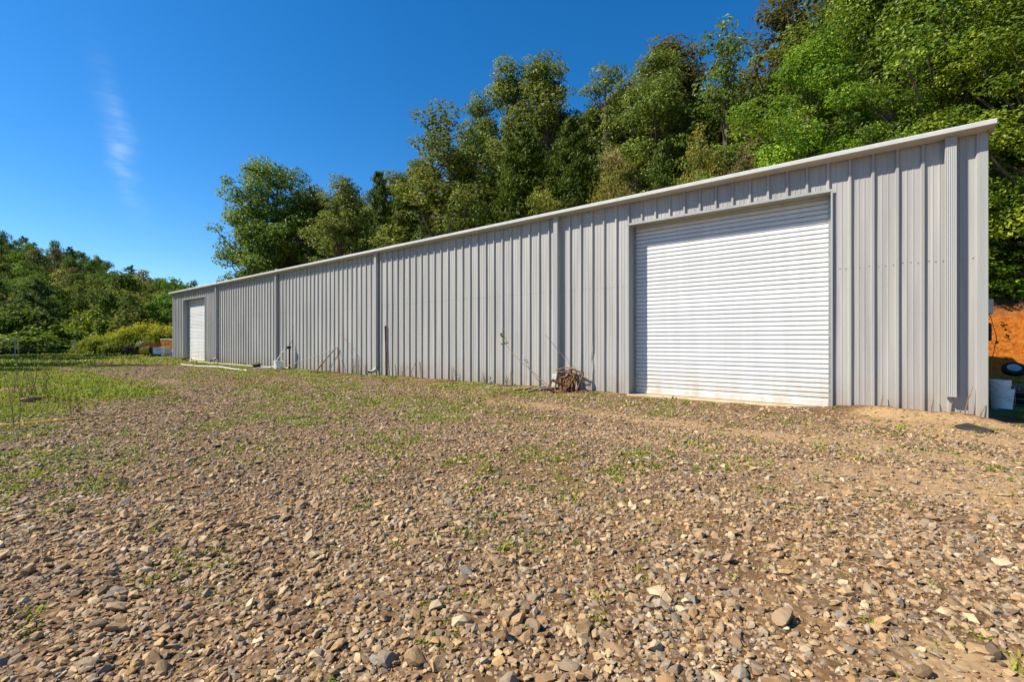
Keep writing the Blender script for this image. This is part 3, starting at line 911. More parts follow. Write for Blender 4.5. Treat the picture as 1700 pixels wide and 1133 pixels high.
def broadleaf(H, Rr, clear, nclump, per, leaf, shape, seed, rc=1.0, lobes=9):
    """returns trunk MB, (V,F,tint) of the crown"""
    r = np.random.default_rng(seed)
    lean = r.normal(0, 0.02, 2)
    base, top = H * clear, H
    cl = []
    # the crown is a heap of lobes round the limbs: uneven heights and gaps make its outline ragged
    nlobe = lobes
    lob = [(0.0, 0.0, top - 0.30 * Rr, 0.42 * Rr)]
    a0 = r.uniform(0, 2*PI)
    for k in range(nlobe - 1):
        h = (k + r.uniform(0.1, 0.9)) / (nlobe - 1) * 0.93
        a = a0 + k * 2.4 + r.uniform(-0.5, 0.5)
        pr = float(crown_profile(shape, np.array(min(0.99, 0.05 + h))))
        rl = Rr * r.uniform(0.40, 0.62) * (0.6 + 0.45 * pr)
        off = max(0.0, Rr * pr * r.uniform(0.70, 1.15) - rl * 0.6)
        lob.append((math.cos(a) * off, math.sin(a) * off, base + h * (top - base) + 0.1 * rl, rl))
    wts = np.array([l[3] ** 2 for l in lob]); wts /= wts.sum()
    for _ in range(nclump // 4):
        h = r.uniform(0.02, 0.86); a = r.uniform(0, 2*PI)
        rad = Rr * float(crown_profile(shape, np.array(h))) * 0.8 * math.sqrt(r.uniform())
        cl.append((math.cos(a) * rad, math.sin(a) * rad, base + h * (top - base), rc * r.uniform(0.7, 1.25)))
    for k in r.choice(len(lob), nclump - nclump // 4, p=wts):
        lx, ly, lz, rl = lob[k]
        d = r.normal(size=3); d /= np.linalg.norm(d); d[2] = d[2] * 0.9 + 0.15
        q = rl * r.uniform(0.45, 1.0)
        cl.append((lx + d[0] * q, ly + d[1] * q, min(lz + d[2] * q * 1.25, top - 0.05), rc * r.uniform(0.55, 1.2)))
    cl = np.array(cl)
    # leaves
    C, N, S, T = [], [], [], []
    for (cx, cy, cz, q) in cl:
        n = int(per * q * q * r.uniform(0.55, 1.2))
        d = r.normal(size=(n, 3)); d /= np.linalg.norm(d, axis=1, keepdims=True)
        d[:, 2] = d[:, 2] * 0.85 + 0.2
        rr = q * (0.45 + 0.58 * r.uniform(size=(n, 1)) ** 0.6)
        pos = np.array([cx, cy, cz]) + d * rr * np.array([1.1, 1.1, 0.72])
        out = np.array([cx, cy, 0]); ol = np.linalg.norm(out) + 1e-6
        nn = d * 0.55 + out / ol * 0.35 + np.array([0, 0, 0.55]) + r.normal(0, 0.5, (n, 3))
        C.append(pos); N.append(nn); S.append(leaf * r.uniform(0.6, 1.3, n))
        T.append(np.clip(r.uniform(0.15, 0.75) + r.normal(0, 0.20, n), 0, 1))
    C, N, S, T = map(np.concatenate, (C, N, S, T))
    V, F = leaf_quads(C, N, S, r)
    # trunk and limbs
    mb = MB()
    r0 = 0.022 * H * (0.8 if Rr < 2.5 else 1)
    spine = [Vector((lean[0]*H*(k/6)**1.5, lean[1]*H*(k/6)**1.5, H*0.9*k/6 - (0.3 if k == 0 else 0))) for k in range(7)]
    mb.tube(spine, [r0 * (1.25 if k == 0 else 1 - 0.86*k/6) for k in range(7)], 7)
    idx = r.permutation(len(cl))[:max(8, len(cl)//2)]
    for i in idx:
        cx, cy, cz, q = cl[i]
        hz_ = max(H*0.12, cz - 0.9 * math.hypot(cx, cy) - 0.05*H)
        f = hz_ / (H * 0.9)
        s = Vector((lean[0]*H*f**1.5, lean[1]*H*f**1.5, hz_))
        e = Vector((cx, cy, cz))
        m = s.lerp(e, 0.5) + Vector((0, 0, -0.06 * (e - s).length))
        rb = r0 * 0.38 * (1 - 0.6 * f)
        mb.tube([s, m, e], [rb, rb * .65, rb * .25], 4, caps=False)
    return mb, (V, F, np.repeat(T, 4))

def conifer(H, Rr, clear, n, leaf, seed, droop=-0.1, upright=0.55, shape='cone'):
    r = np.random.default_rng(seed)
    mb = MB()
    r0 = 0.018 * H
    mb.tube([(0, 0, -0.3), (0, 0, H*.3), (0, 0, H*.65), (0, 0, H*.98)], [r0*1.2, r0*.8, r0*.45, r0*.08], 6)
    C, N, S, T, TD = [], [], [], [], []
    nb = int(n / 42)
    for i in range(nb):
        h = clear + (1 - clear) * (i + r.uniform()) / nb
        k = (h - clear) / (1 - clear)
        if shape == 'cone': L = Rr * (1 - k) ** 0.6 * r.uniform(0.5, 1.15) + 0.12
        else: L = Rr * (0.35 + 0.65*math.sin(PI * min(1, k*1.05) ** 0.8)) * r.uniform(0.45, 1.15) * (1 if k < .93 else .6)
        a = r.uniform(0, 2*PI)
        d = np.array([math.cos(a), math.sin(a), 0])
        up = droop + upright * k * 0.7
        m = int(42 * (0.35 + L / Rr))
        tt = r.uniform(0.15, 1, m) ** 0.7
        pos = np.array([0, 0, h * H]) + d * (L * tt)[:, None] + np.array([0, 0, 1]) * (up * L * tt)[:, None]
        pos += r.normal(0, 0.09 * L + 0.03, (m, 3)) * np.array([1, 1, 0.6])
        C.append(pos)
        N.append(r.normal(0, 0.6, (m, 3)) + d * .5 + np.array([0, 0, .5]))
        TD.append(d * 0.6 + np.array([0, 0, upright]) + r.normal(0, 0.35, (m, 3)))
        S.append(leaf * r.uniform(0.6, 1.4, m))
        T.append(np.clip(r.uniform(0.2, 0.7) + r.normal(0, .18, m), 0, 1))
        if i % 3 == 0:
            mb.tube([(0, 0, h*H), tuple(np.array([0, 0, h*H]) + d*L*.85 + np.array([0, 0, up*L*.85]))], [r0*.28*(1-k)+.01, .008], 3, caps=False)
    C, N, S, T, TD = map(np.concatenate, (C, N, S, T, TD))
    V, F = leaf_quads(C, N, S, r, asp=0.30, T=TD, fold=0.05)
    return mb, (V, F, np.repeat(T, 4))

KINDS = {}
def register(name, gens, H, Rr):
    out = []
    for g in gens:
        mb, (V, F, T) = g
        out.append((mb.mesh('trunk', M['bark'], True), V, F, T))
    KINDS[name] = dict(v=out, H=H, R=Rr, cache={})
register('oak', [broadleaf(16, 3.4, 0.08, 150, 265, 0.225, 'oval', s, 0.84, 13) for s in (11, 12, 13, 14)], 16, 3.2)
register('poplar', [broadleaf(16, 3.0, 0.12, 88, 150, 0.25, 'pointed', s, 0.78, 14) for s in (21, 22)], 16, 3.0)
register('maple', [broadleaf(14, 4.2, 0.04, 200, 340, 0.175, 'oval', s, 0.86, 16) for s in (31, 32)], 14, 4.2)
register('round', [broadleaf(16, 5.2, 0.03, 340, 290, 0.225, 'round', 38, 0.98, 26)], 16, 5.2)
register('small', [broadleaf(8, 2.4, 0.04, 84, 230, 0.165, 'oval', s, 0.66, 10) for s in (41, 42, 43)], 8, 2.4)
register('cedar', [conifer(11, 2.5, 0.03, 15000, 0.30, s, -0.02, 1.05) for s in (51, 52)], 11, 2.3)
register('shadepine', [conifer(14, 2.6, 0.10, 7000, 0.34, s, -0.10, 0.35, 'tuft') for s in (61,)], 14, 2.6)
CNT = {}
def crown_mesh(kind, vi, leaf):
    K = KINDS[kind]
    if (vi, leaf) not in K['cache']:
        tm, V, F, T = K['v'][vi]
        K['cache'][(vi, leaf)] = np_mesh('crown', V, F, M[leaf], False, T)
    return K['cache'][(vi, leaf)]
def tree(name, kind, leaf, x, y, z, H, Rr, label, group, cat='tree', rz=None):
    K = KINDS[kind]
    i = CNT.get(kind, 0); CNT[kind] = i + 1
    vi = i % len(K['v'])
    e = empty(name, (x, y, z), (i * 2.1) % 6.28 if rz is None else rz)
    e.scale = (Rr / K['R'], Rr / K['R'], H / K['H'])
    tag(e, label, cat, group)
    link_mesh('trunk', K['v'][vi][0], e)
    link_mesh('crown', crown_mesh(kind, vi, leaf), e)
    return e

# trees on the wooded slope, front ones described one by one: column in the photo, top row, crown width in px, depth
GRP = 'trees on the wooded slope behind the shed'
NEAR = [
 ('broadleaf_tree', 'round', 'leaf_mid', 456, 280, 172, 12.0, 'big green spreading tree standing alone nearest the shed\'s far end against blue sky'),
 ('broadleaf_tree', 'oak', 'leaf_oak', 520, 306, 84, 14.5, 'mid-sized olive tree filling the gap beside the big spreading end tree'),
 ('broadleaf_tree', 'oak', 'leaf_oak', 568, 292, 92, 13.5, 'olive tree with a flat top just uphill of the big spreading end tree'),
 ('conifer_tree', 'cedar', 'leaf_cedar', 629, 280, 70, 15.0, 'dark conifer with a thin spire poking up beside the olive flat-topped tree'),
 ('conifer_tree', 'cedar', 'leaf_cedar', 672, 300, 80, 16.0, 'dark feathery conifer leaning on the downhill side of the lumpy olive oak'),
 ('broadleaf_tree', 'oak', 'leaf_oak', 735, 192, 140, 17.0, 'lumpy olive oak rising as a dome left of the gap in the tree line'),
 ('broadleaf_tree', 'oak', 'leaf_oak', 800, 150, 76, 24.0, 'narrow leaning tree with a pointed tip at the low edge of the tall stand'),
 ('broadleaf_tree', 'oak', 'leaf_oak', 852, 106, 96, 25.0, 'tall olive tree with a single rounded peak left of the highest oak crown'),
 ('broadleaf_tree', 'oak', 'leaf_oak', 908, 92, 108, 24.5, 'tall oak with the twin-peaked crown above the middle of the shed roof'),
 ('conifer_tree', 'cedar', 'leaf_cedar', 868, 205, 120, 17.5, 'broad dark cedar with upright sprays in front of the twin-peaked oak'),
 ('conifer_tree', 'cedar', 'leaf_cedar', 948, 188, 96, 18.5, 'second dark cedar, taller and narrower, uphill of the broad cedar'),
 ('broadleaf_tree', 'oak', 'leaf_oak', 1003, 106, 86, 25.0, 'slim greyish oak standing next to a narrow slot of blue sky'),
 ('broadleaf_tree', 'oak', 'leaf_oak', 1088, 76, 116, 24.0, 'wide greyish oak with a cauliflower top above the yellowing saplings'),
 ('broadleaf_tree', 'poplar', 'leaf_oak', 1203, 28, 112, 22.0, 'tall open tree with a sparse twiggy top showing sky through its crown'),
 ('broadleaf_tree', 'poplar', 'leaf_brownish', 1292, -30, 150, 27.0, 'brownish tall tree behind the bright green maple, cut off by the top edge'),
 ('broadleaf_tree', 'maple', 'leaf_bright', 1345, 62, 190, 18.0, 'bright green maple with a rounded top directly above the big roll-up door'),
 ('broadleaf_tree', 'maple', 'leaf_mid', 1455, -70, 240, 20.0, 'tall green tree filling the sky above the door\'s uphill jamb'),
 ('broadleaf_tree', 'maple', 'leaf_mid', 1585, -130, 260, 19.0, 'dense green tree overhanging the uphill end of the gutter'),
 ('broadleaf_tree', 'maple', 'leaf_bright', 1722, -60, 280, 17.0, 'leafy green tree at the picture edge beyond the shed\'s near corner'),
 ('broadleaf_tree', 'maple', 'leaf_mid', 1480, 130, 170, 16.2, 'lower green tree with branches reaching down to the roof over the door'),
 ('broadleaf_tree', 'small', 'leaf_yellow', 1018, 268, 108, 16.0, 'small yellow-green tree just above the roof right of the dark cedars'),
 ('broadleaf_tree', 'small', 'leaf_tan', 1022, 232, 90, 18.0, 'little tree with orange-tinged leaf tops between the slim oak and the roof'),
 ('conifer_tree', 'cedar', 'leaf_cedar', 1098, 228, 62, 17.0, 'small pointed conifer peeking over the roof between two yellowing saplings'),
 ('broadleaf_tree', 'small', 'leaf_yellow', 1165, 205, 90, 17.0, 'yellow-olive sapling below the sparse-topped tall tree'),
 ('broadleaf_tree', 'small', 'leaf_tan', 1238, 222, 74, 16.0, 'tan-leaved small tree just above the gutter beside the bright maple'),
 ('broadleaf_tree', 'small', 'leaf_bright', 1170, 268, 80, 15.8, 'low green sapling right at the roof edge under the yellow-olive one'),
 ('broadleaf_tree', 'small', 'leaf_oak', 780, 305, 110, 16.0, 'dull olive understory tree against the roof left of the broad cedar'),
 ('broadleaf_tree', 'small', 'leaf_bright', 545, 352, 78, 14.8, 'small fresh green tree low between the end tree and the conifer spire'),
 ('broadleaf_tree', 'small', 'leaf_yellow', 486, 382, 72, 12.5, 'small yellowish tree tucked under the big end tree\'s uphill side'),
 ('broadleaf_tree', 'small', 'leaf_brownish', 615, 355, 72, 15.2, 'brownish small tree just above the roof beneath the conifer spire'),
 ('broadleaf_tree', 'small', 'leaf_oak', 700, 330, 84, 16.4, 'shadowy small tree at the foot of the lumpy olive oak'),
 ('broadleaf_tree', 'small', 'leaf_yellow', 905, 300, 100, 15.8, 'olive-yellow bushy tree in front of the two dark cedars'),
]
for (nm, kind, leaf, px, py, w, y, lab) in NEAR:
    x = at(px, y); Z = depth(x, y)
    g0 = float(slope_z(x, y)) if y > 13.8 else 0.0
    top = 1.2 + (567 - py) / 755.6 * Z - 0.5
    tree(nm, kind, leaf, x, y, g0, top - g0, 0.5 * w / 755.6 * Z * (1.36 if kind == 'oak' else 1.2 if kind == 'maple' else 1.35 if kind == 'poplar' else 1.3 if kind == 'cedar' else 1.1), lab, GRP)
# the ranks behind them, seen only through gaps
trng = random.Random(5)
FRONT = [(452, 'the spreading end tree'), (568, 'the flat-topped olive tree'), (629, 'the conifer spire'), (735, 'the dome-shaped lumpy oak'), (800, 'the pointed leaning tree'), (852, 'the round-peaked olive tree'), (908, 'the twin-peaked oak'),
         (1003, 'the slim greyish oak'), (1088, 'the cauliflower-topped oak'), (1203, 'the sparse-topped tall tree'), (1292, 'the brownish tall tree'), (1345, 'the rounded bright maple'), (1455, 'the tall green tree'),
         (1585, 'the tree overhanging the gutter'), (1722, 'the green tree at the picture edge')]
def rear_label(px, row):
    k = min(FRONT, key=lambda q: abs(q[0] - px))
    return 'olive %s tree glimpsed just %s and behind %s' % (('second-rank', 'third-rank')[row], 'downhill of' if px < k[0] else 'uphill of', k[1])
for row, (y, tanh) in enumerate(((28.0, 0.445), (33.0, 0.45))):
    px = 500 + row * 23
    while px < 1720:
        x = at(px, y) + trng.uniform(-1, 1); yy = y + trng.uniform(-2, 2); Z = depth(x, yy)
        g0 = float(slope_z(x, yy))
        top = 1.2 + tanh * (px + 100) / 755.6 * Z * trng.uniform(0.64, 0.88)
        leaf = trng.choice(['leaf_oak', 'leaf_oak', 'leaf_brownish'])
        tree('broadleaf_tree', 'oak', leaf, x, yy, g0, max(8, top - g0), trng.uniform(3.8, 5.0),
             rear_label(px, row), 'rear trees of the wooded slope')
        px += (px + 100) * 0.090
# shrubs along the top of the bank, uphill end
SHR = 'leafy shrubs on the clay bank'
for i, (px, y, H, Rr, leaf, lab) in enumerate([
    (1660, 17.0, 3.4, 2.0, 'leaf_vine', 'bright leafy shrub hanging over the orange bank beside the shed corner'),
    (1755, 17.2, 3.6, 2.3, 'leaf_vine', 'leafy shrub over the orange bank at the very edge of the picture'),
    (1560, 16.8, 3.2, 2.2, 'leaf_bright', 'green shrub behind the near corner, just hidden by the wall'),
    (1672, 19.0, 5.5, 2.3, 'leaf_bright', 'taller shrub above the bank\'s leafy shrubs, halfway up to the gutter')]):
    x = at(px, y)
    tree('shrub', 'small', leaf, x, y, float(slope_z(x, y)) - 0.3, H, Rr, lab, SHR, 'shrub')

# ------------------------------------------------------------------ far hill trees
def far_broad(seed):
    r = np.random.default_rng(seed)
    C, N, S, T = [], [], [], []
    for _ in range(26):
        h = r.uniform(0.05, 1); a = r.uniform(0, 2*PI)
        rad = 3.2 * math.sin(PI * h ** .8) ** .6 * math.sqrt(r.uniform(.15, 1))
        c = np.array([math.cos(a)*rad, math.sin(a)*rad, 0.8 + h*7.6]); q = r.uniform(.7, 1.3)
        n = int(95 * q * q)
        d = r.normal(size=(n, 3)); d /= np.linalg.norm(d, axis=1, keepdims=True)
        C.append(c + d * q * (0.5 + .6 * r.uniform(size=(n, 1))) * np.array([1, 1, .75]))
        N.append(d * .6 + np.array([c[0], c[1], 0]) * .12 + np.array([0, 0, .6]) + r.normal(0, .4, (n, 3)))
        S.append(r.uniform(.22, .46, n)); T.append(np.clip(r.uniform(.1, .8) + r.normal(0, .18, n), 0, 1))
    C, N, S, T = map(np.concatenate, (C, N, S, T))
    V, F = leaf_quads(C, N, S, r, .7)
    mb = MB().tube([(0, 0, -1), (0, 0, 3), (0, 0, 6)], [.25, .18, .08], 5)
    return V, F, np.repeat(T, 4), mb
def far_pine(seed):
    mb, (V, F, T) = conifer(10, 2.4, 0.30, 2600, 0.55, seed, 0.0, 0.35, 'tuft')
    return V, F, T, mb
def joined(V, F, T, mb, leaf):
    tv = np.array(mb.v); tf = [f for f in mb.f if len(f) == 4]
    return np_mesh('far_tree', np.concatenate([V, tv]), np.concatenate([F, np.array(tf) + len(V)]), [M[leaf], M['bark']], False,
                   np.concatenate([T, np.zeros(len(tv))]), [0] * len(F) + [1] * len(tf))
FB = [joined(*far_broad(s), lf) for s, lf in ((71, 'leaf_far'), (72, 'leaf_far'), (73, 'leaf_far_olive'), (74, 'leaf_far_light'), (75, 'leaf_yellow'), (76, 'leaf_brownish'))]
FP = [joined(*far_pine(s), 'leaf_pine') for s in (81, 82)]
FBL = ['mid green rounded tree on the distant hill', 'mid green rounded tree on the distant hill', 'olive rounded tree on the distant hill',
       'bright green rounded tree on the distant hill', 'yellowish rounded tree on the distant hill', 'brownish rounded tree on the distant hill']
frng = random.Random(11)
Z = 56.0
while Z < 160:
    step = 4.1 + Z * 0.015
    X = -1.28 * Z
    while X < -0.36 * Z:
        xx = X + frng.uniform(-1.6, 1.6); zz = Z + frng.uniform(-2.5, 2.5)
        x, y = valley(xx, zz)
        X += step * frng.uniform(0.85, 1.25)
        if x > -44 and y > 6: continue
        z = float(hill_h(xx, zz))
        ridge = Z > 128
        pine = frng.random() < (0.6 if ridge else 0.10)
        if pine: me, lab, nm = frng.choice(FP), 'dark tufted pine on the distant hill', 'pine_tree'
        else:
            k = frng.choices(range(6), (4, 4, 4, 2.5, 2, 1.5))[0]; me, lab, nm = FB[k], FBL[k], 'broadleaf_tree'
        s = frng.uniform(0.55, 1.0) * (0.9 if ridge else 1.0)
        o = link_mesh(nm, me, None, (x, y, z - 0.3), (0, 0, frng.uniform(0, 6.28)), (s * frng.uniform(.85, 1.15), s * frng.uniform(.85, 1.15), s * frng.uniform(0.85, 1.15)))
        zone = 'its skyline' if ridge else ('its foot' if Z < 72 else 'mid-slope')
        pc = 850 + 755.6 * xx / zz
        col_ = 'near the picture edge' if pc < 60 else 'above the vine mounds' if pc < 140 else 'above the garden machine' if pc < 230 else 'beside the far corner'
        tag(o, lab + ', at ' + zone + ' ' + col_, 'tree', 'trees covering the distant hill')
    Z += step * 0.95

# trees outside the yard whose shade falls across the grass
for i, (X, Z, H, Rr) in enumerate([(-35.5, 20.6, 18, 3.2), (-29.8, 17.0, 11, 2.2), (-45, 27.5, 20, 3.6), (-50, 33, 23, 3.8)]):
    x, y = valley(X, Z)
    tree('broadleaf_tree', 'oak', 'leaf_oak', x, y, 0, H, Rr, 'tree beside the yard past the grass, mostly out of view, throwing long shade', 'trees beside the yard')

# ------------------------------------------------------------------ shrubs and weeds at the far edge of the yard
def mound(seed, per=70, n=34, leaf=0.26, gold=False):
    r = np.random.default_rng(seed)
    C, N, S, T = [], [], [], []
    for _ in range(n):
        a = r.uniform(0, 2*PI); rad = math.sqrt(r.uniform()) * 2.0
        h = 1.6 * (1 - (rad / 2.2) ** 2) * r.uniform(.5, 1.15) + .15
        q = r.uniform(.3, .55)
        m = int(per * r.uniform(.7, 1.3))
        d = r.normal(size=(m, 3)); d /= np.linalg.norm(d, axis=1, keepdims=True)
        C.append(np.array([math.cos(a)*rad, math.sin(a)*rad, h]) + d * q * r.uniform(.4, 1.1, (m, 1)))
        N.append(d * .5 + np.array([0, 0, .8]) + r.normal(0, .4, (m, 3)))
        S.append(leaf * r.uniform(.6, 1.3, m))
        hi = C[-1][:, 2]
        T.append(np.clip((0.12 + 0.25 * np.clip(hi, 0, 2) + 0.5 * np.clip(hi - 1.45, 0, .6) if gold else r.uniform(.2, .7)) + r.normal(0, .16, m), 0, 1))
    mb = MB()
    for _ in range(9):
        a = r.uniform(0, 2*PI); q = r.uniform(.4, 1.5)
        mb.tube([(math.cos(a)*.2, math.sin(a)*.2, -.1), (math.cos(a)*q*.6, math.sin(a)*q*.6, .6), (math.cos(a)*q, math.sin(a)*q, 1.2)], [.025, .018, .006], 4, caps=False)
    C, N, S, T = map(np.concatenate, (C, N, S, T))
    V, F = leaf_quads(C, N, S, r, .75)
    return mb.mesh('stem', M['twig']), (V, F, np.repeat(T, 4))
MOUND = [mound(s, 110, 40, .20) for s in (91, 92)]; GOLD = [mound(s, 150, 52, .125, True) for s in (93, 94)]
MM = {}
def shrub(px, Zd, H, W, leaf, lab, gold=False, rz=0.0):
    X = (px - 850) * Zd / 755.6
    x, y = valley(X, Zd)
    src = (GOLD if gold else MOUND)
    vi = int(px) % 2
    if (gold, vi, leaf) not in MM: MM[(gold, vi, leaf)] = np_mesh('foliage', *src[vi][1][:2], M[leaf], False, src[vi][1][2])
    e = tag(empty('shrub', (x, y, -0.05), rz or px * 0.7), lab, 'shrub', 'shrubs along the far edge of the yard')
    s = W / 4.2
    e.scale = (s, s, H / 1.9)
    link_mesh('stem', src[vi][0], e); link_mesh('foliage', MM[(gold, vi, leaf)], e)
for a in [
    (-30, 41, 1.9, 9, 'leaf_vine', 'dark vine-covered mound at the picture edge behind the fence'),
    (38, 43, 1.9, 8, 'leaf_vine', 'low spreading vine mound behind the tall fence post'),
    (88, 44, 2.6, 7, 'leaf_vine', 'bright vine mound with a raised hump behind the wooden fence post'),
    (135, 46, 2.1, 7, 'leaf_vine', 'vine mound sloping down between the hump and the round bush'),
    (150, 50, 4.3, 6, 'leaf_bright', 'tall round green bush above the vine mounds'),
    (180, 42, 1.7, 5, 'leaf_gold', 'olive weed clump at the left end of the yellow-flowered row', True),
    (213, 42, 2.2, 5, 'leaf_gold', 'yellow-flowered weed clump above the dark machine', True),
    (243, 43, 2.6, 5, 'leaf_gold', 'tallest yellow-flowered weed clump behind the orange boxes', True),
    (275, 43, 2.4, 5, 'leaf_gold', 'yellow-flowered weed clump touching the shed\'s far corner', True),
    (300, 47, 2.6, 6, 'leaf_gold', 'yellow-flowered weeds rising behind the shed\'s far corner', True),
    (235, 52, 5.0, 8, 'leaf_far_olive', 'dull olive-brown bush behind the yellow-flowered weed row'),
    (60, 52, 4.2, 8, 'leaf_far_olive', 'dull olive bush in shade behind the vine mounds'),
    (5, 50, 5.5, 9, 'leaf_far', 'dark bush at the foot of the distant hill by the picture edge')]:
    shrub(*a)

# undergrowth: leaf litter of low plants over bank top and hill foot, one mass
def undergrowth():
    r = np.random.default_rng(121)
    n = 42000
    x = r.uniform(-62, 20, n); y = 16.3 + 8 * r.uniform(0, 1, n) ** 1.6
    near = np.arange(n) < 20000
    x[near] = r.uniform(-2, 13, near.sum()); 
    keep = fbm(x * .8, y * .8, 131) + r.normal(0, .08, n) > 0.40
    x, y = x[keep], y[keep]
    z = slope_z(x, y) + r.uniform(0.0, 0.9, len(x)) * (0.4 + fbm(x * .6, y * .6, 133))
    C = np.stack([x, y, z], 1)
    V1, F1 = leaf_quads(C, r.normal(0, .45, (len(x), 3)) + np.array([0, -.35, .7]), r.uniform(.14, .34, len(x)), r, .75)
    T1 = np.clip(fbm(x * .9, y * .9, 135) + r.normal(0, .18, len(x)), 0, 1)
    n = 26000
    Z = r.uniform(45, 120, n); X = r.uniform(-1.3, -.4, n) * Z
    wx, wy = valley(X, Z)
    ok = ~((wx > -44) & (wy > 4))
    wx, wy, X, Z = wx[ok], wy[ok], X[ok], Z[ok]
    C = np.stack([wx, wy, hill_h(X, Z) + r.uniform(0, 1.6, len(Z))], 1)
    V2, F2 = leaf_quads(C, r.normal(0, .5, (len(Z), 3)) + np.array([0, 0, .8]), r.uniform(.35, .75, len(Z)), r, .75)
    T2 = np.clip(r.uniform(0, .8, len(Z)), 0, 1)
    return np.concatenate([V1, V2]), np.concatenate([F1, F2 + len(V1)]), np.repeat(np.concatenate([T1, T2]), 4)
V, F, T = undergrowth()
tag(link_mesh('undergrowth', np_mesh('undergrowth', V, F, M['leaf_vine'], False, T)), kind='stuff')

# ------------------------------------------------------------------ fence at the far left
def zpt(px, Zd, z=0.0):
    X = (px - 850) * Zd / 755.6
    x, y = valley(X, Zd)
    return Vector((x, y, z))
fence = tag(empty('wire_fence', zpt(30, 33)), 'thin wire fence on slim metal stakes along the grass at the far left', 'fence')
fp = [(-60, 30), (-15, 31), (25, 31.5), (30, 37), (78, 38.5), (125, 40), (150, 41)]
fo = Vector(fence.location)
for (px, Zd) in fp[1:]:
    b = zpt(px, Zd)
    MB().bar(b + Vector((0, 0, -.2)) - fo, b + Vector((0, 0, 1.45)) - fo, 0.045, 0.035).build('fence_post', M['steel'] if px != 78 else M['greywood'], fence)
for zh in (0.45, 0.8, 1.15):
    pts = [zpt(px, Zd, zh) - fo for (px, Zd) in fp if Zd > 32]
    MB().tube(pts, 0.006, 4).build('wire', M['steel'], fence)
    pts = [zpt(px, Zd, zh) - fo for (px, Zd) in fp if Zd < 32]
    MB().tube(pts, 0.006, 4).build('wire', M['steel'], fence)
for (px, Zd, h) in ((146, 38, .7), (168, 38, .5), (177, 38, .5), (190, 38, .45)):
    pass

# ------------------------------------------------------------------ things left by the far corner of the shed
def crate(px, py, w, h, mat, lab, name='box', rim=None, cat='box', d=None, rz=0.35, zb=0.0, group=None, Zd=None):
    if Zd is None:
        x, y = ground_at(px, py)
    else:
        q = zpt(px, Zd); x, y = q.x, q.y
    d = d or w * 0.7
    e = tag(empty(name, (x, y, zb), rz), lab, cat, group)
    th = 0.03
    b = MB().box((-w/2, -d/2, 0), (w/2, -d/2 + th, h)).box((-w/2, d/2 - th, 0), (w/2, d/2, h)).box((-w/2, -d/2 + th, 0), (-w/2 + th, d/2 - th, h)).box((w/2 - th, -d/2 + th, 0), (w/2, d/2 - th, h))
    b.box((-w/2 + th, -d/2 + th, 0.0), (w/2 - th, d/2 - th, 0.03))
    b.build('body', M[mat], e, bevel=0.006)
    MB().box((-w/2 - .02, -d/2 - .02, h + .001), (w/2 + .02, d/2 + .02, h + 0.04)).build('lid', M[rim or mat], e, bevel=0.006)
    for sx in (-1, 1):
        MB().box((sx * w * .12 - .03 if sx < 0 else w*.12 - .03, -d/2 - .012, h*.62), (sx * w * .12 + .03, -d/2 - .001, h*.70)).build('handle', M['dark'], e)
    return e
ZB = 36.0
YB = 0.62
GB = 'boxes piled by the far corner of the shed'
crate(0, 0, 1.0, 0.52, 'teal', 'teal lower box under an orange one beside the white box', Zd=37.2, rz=.67, group=GB).location = zpt(252, 37.2)
crate(0, 0, 1.0, 0.46, 'orange', 'orange box stacked on top of the teal box', Zd=37.2, rz=.70, group=GB, zb=0.57).location = zpt(252, 37.2, 0.57)
crate(0, 0, 0.95, 0.50, 'white_plastic', 'pale grey-white box between the teal box and the blue drum', Zd=36.2, rz=.62, group=GB, zb=0.28).location = zpt(269, 36.2, 0.16)
crate(0, 0, 1.15, 0.95, 'orange', 'larger orange box with a grey lid against the shed\'s far corner', Zd=38, rz=.6, rim='steel', group=GB).location = zpt(283, 39.0, 0.35)
crate(0, 0, 0.9, 0.5, 'grey' if 'grey' in M else 'wood', 'low wooden box under the big orange one at the far corner', Zd=38, rz=.6, group=GB).location = zpt(283, 39.0, -0.2)
# yellow tub lying on its side
e = tag(empty('tub', zpt(234, 36.8), .8), 'yellow-orange plastic tub lying on its side on the grass', 'tub')
b = MB()
prof = [(0.0, 0), (.26, 0), (.28, .05), (.34, .75), (.37, .76), (.37, .80), (.33, .80), (.30, .76), (.25, .06), (0, .05)]
b.lathe(prof, 20); b.build('body', M['yellow'], e, (0, 0, .33), (0, R(82), 0), True)
MB().tube([(-.3, 0, .0), (-.2, 0, .3), (.2, 0, .3), (.3, 0, 0)], .012, 6).build('handle', M['steel'], e, (.75, -.15, .40), (R(20), 0, 0))
# blue drum
e = tag(empty('drum', zpt(293, 33.2), 0.3), 'round dark blue plastic drum sitting at the shed\'s far corner', 'drum')
MB().lathe([(0, 0), (.26, 0), (.31, .06), (.33, .16), (.315, .18), (.335, .2), (.335, .38), (.315, .40), (.33, .42), (.30, .52), (.22, .58), (0, .58)], 20).build('body', M['blue'], e, smooth=True)
MB().lathe([(0, .62), (.05, .62), (.055, .58)], 12, (.12, 0, 0)).build('cap', M['white_plastic'], e, smooth=True)
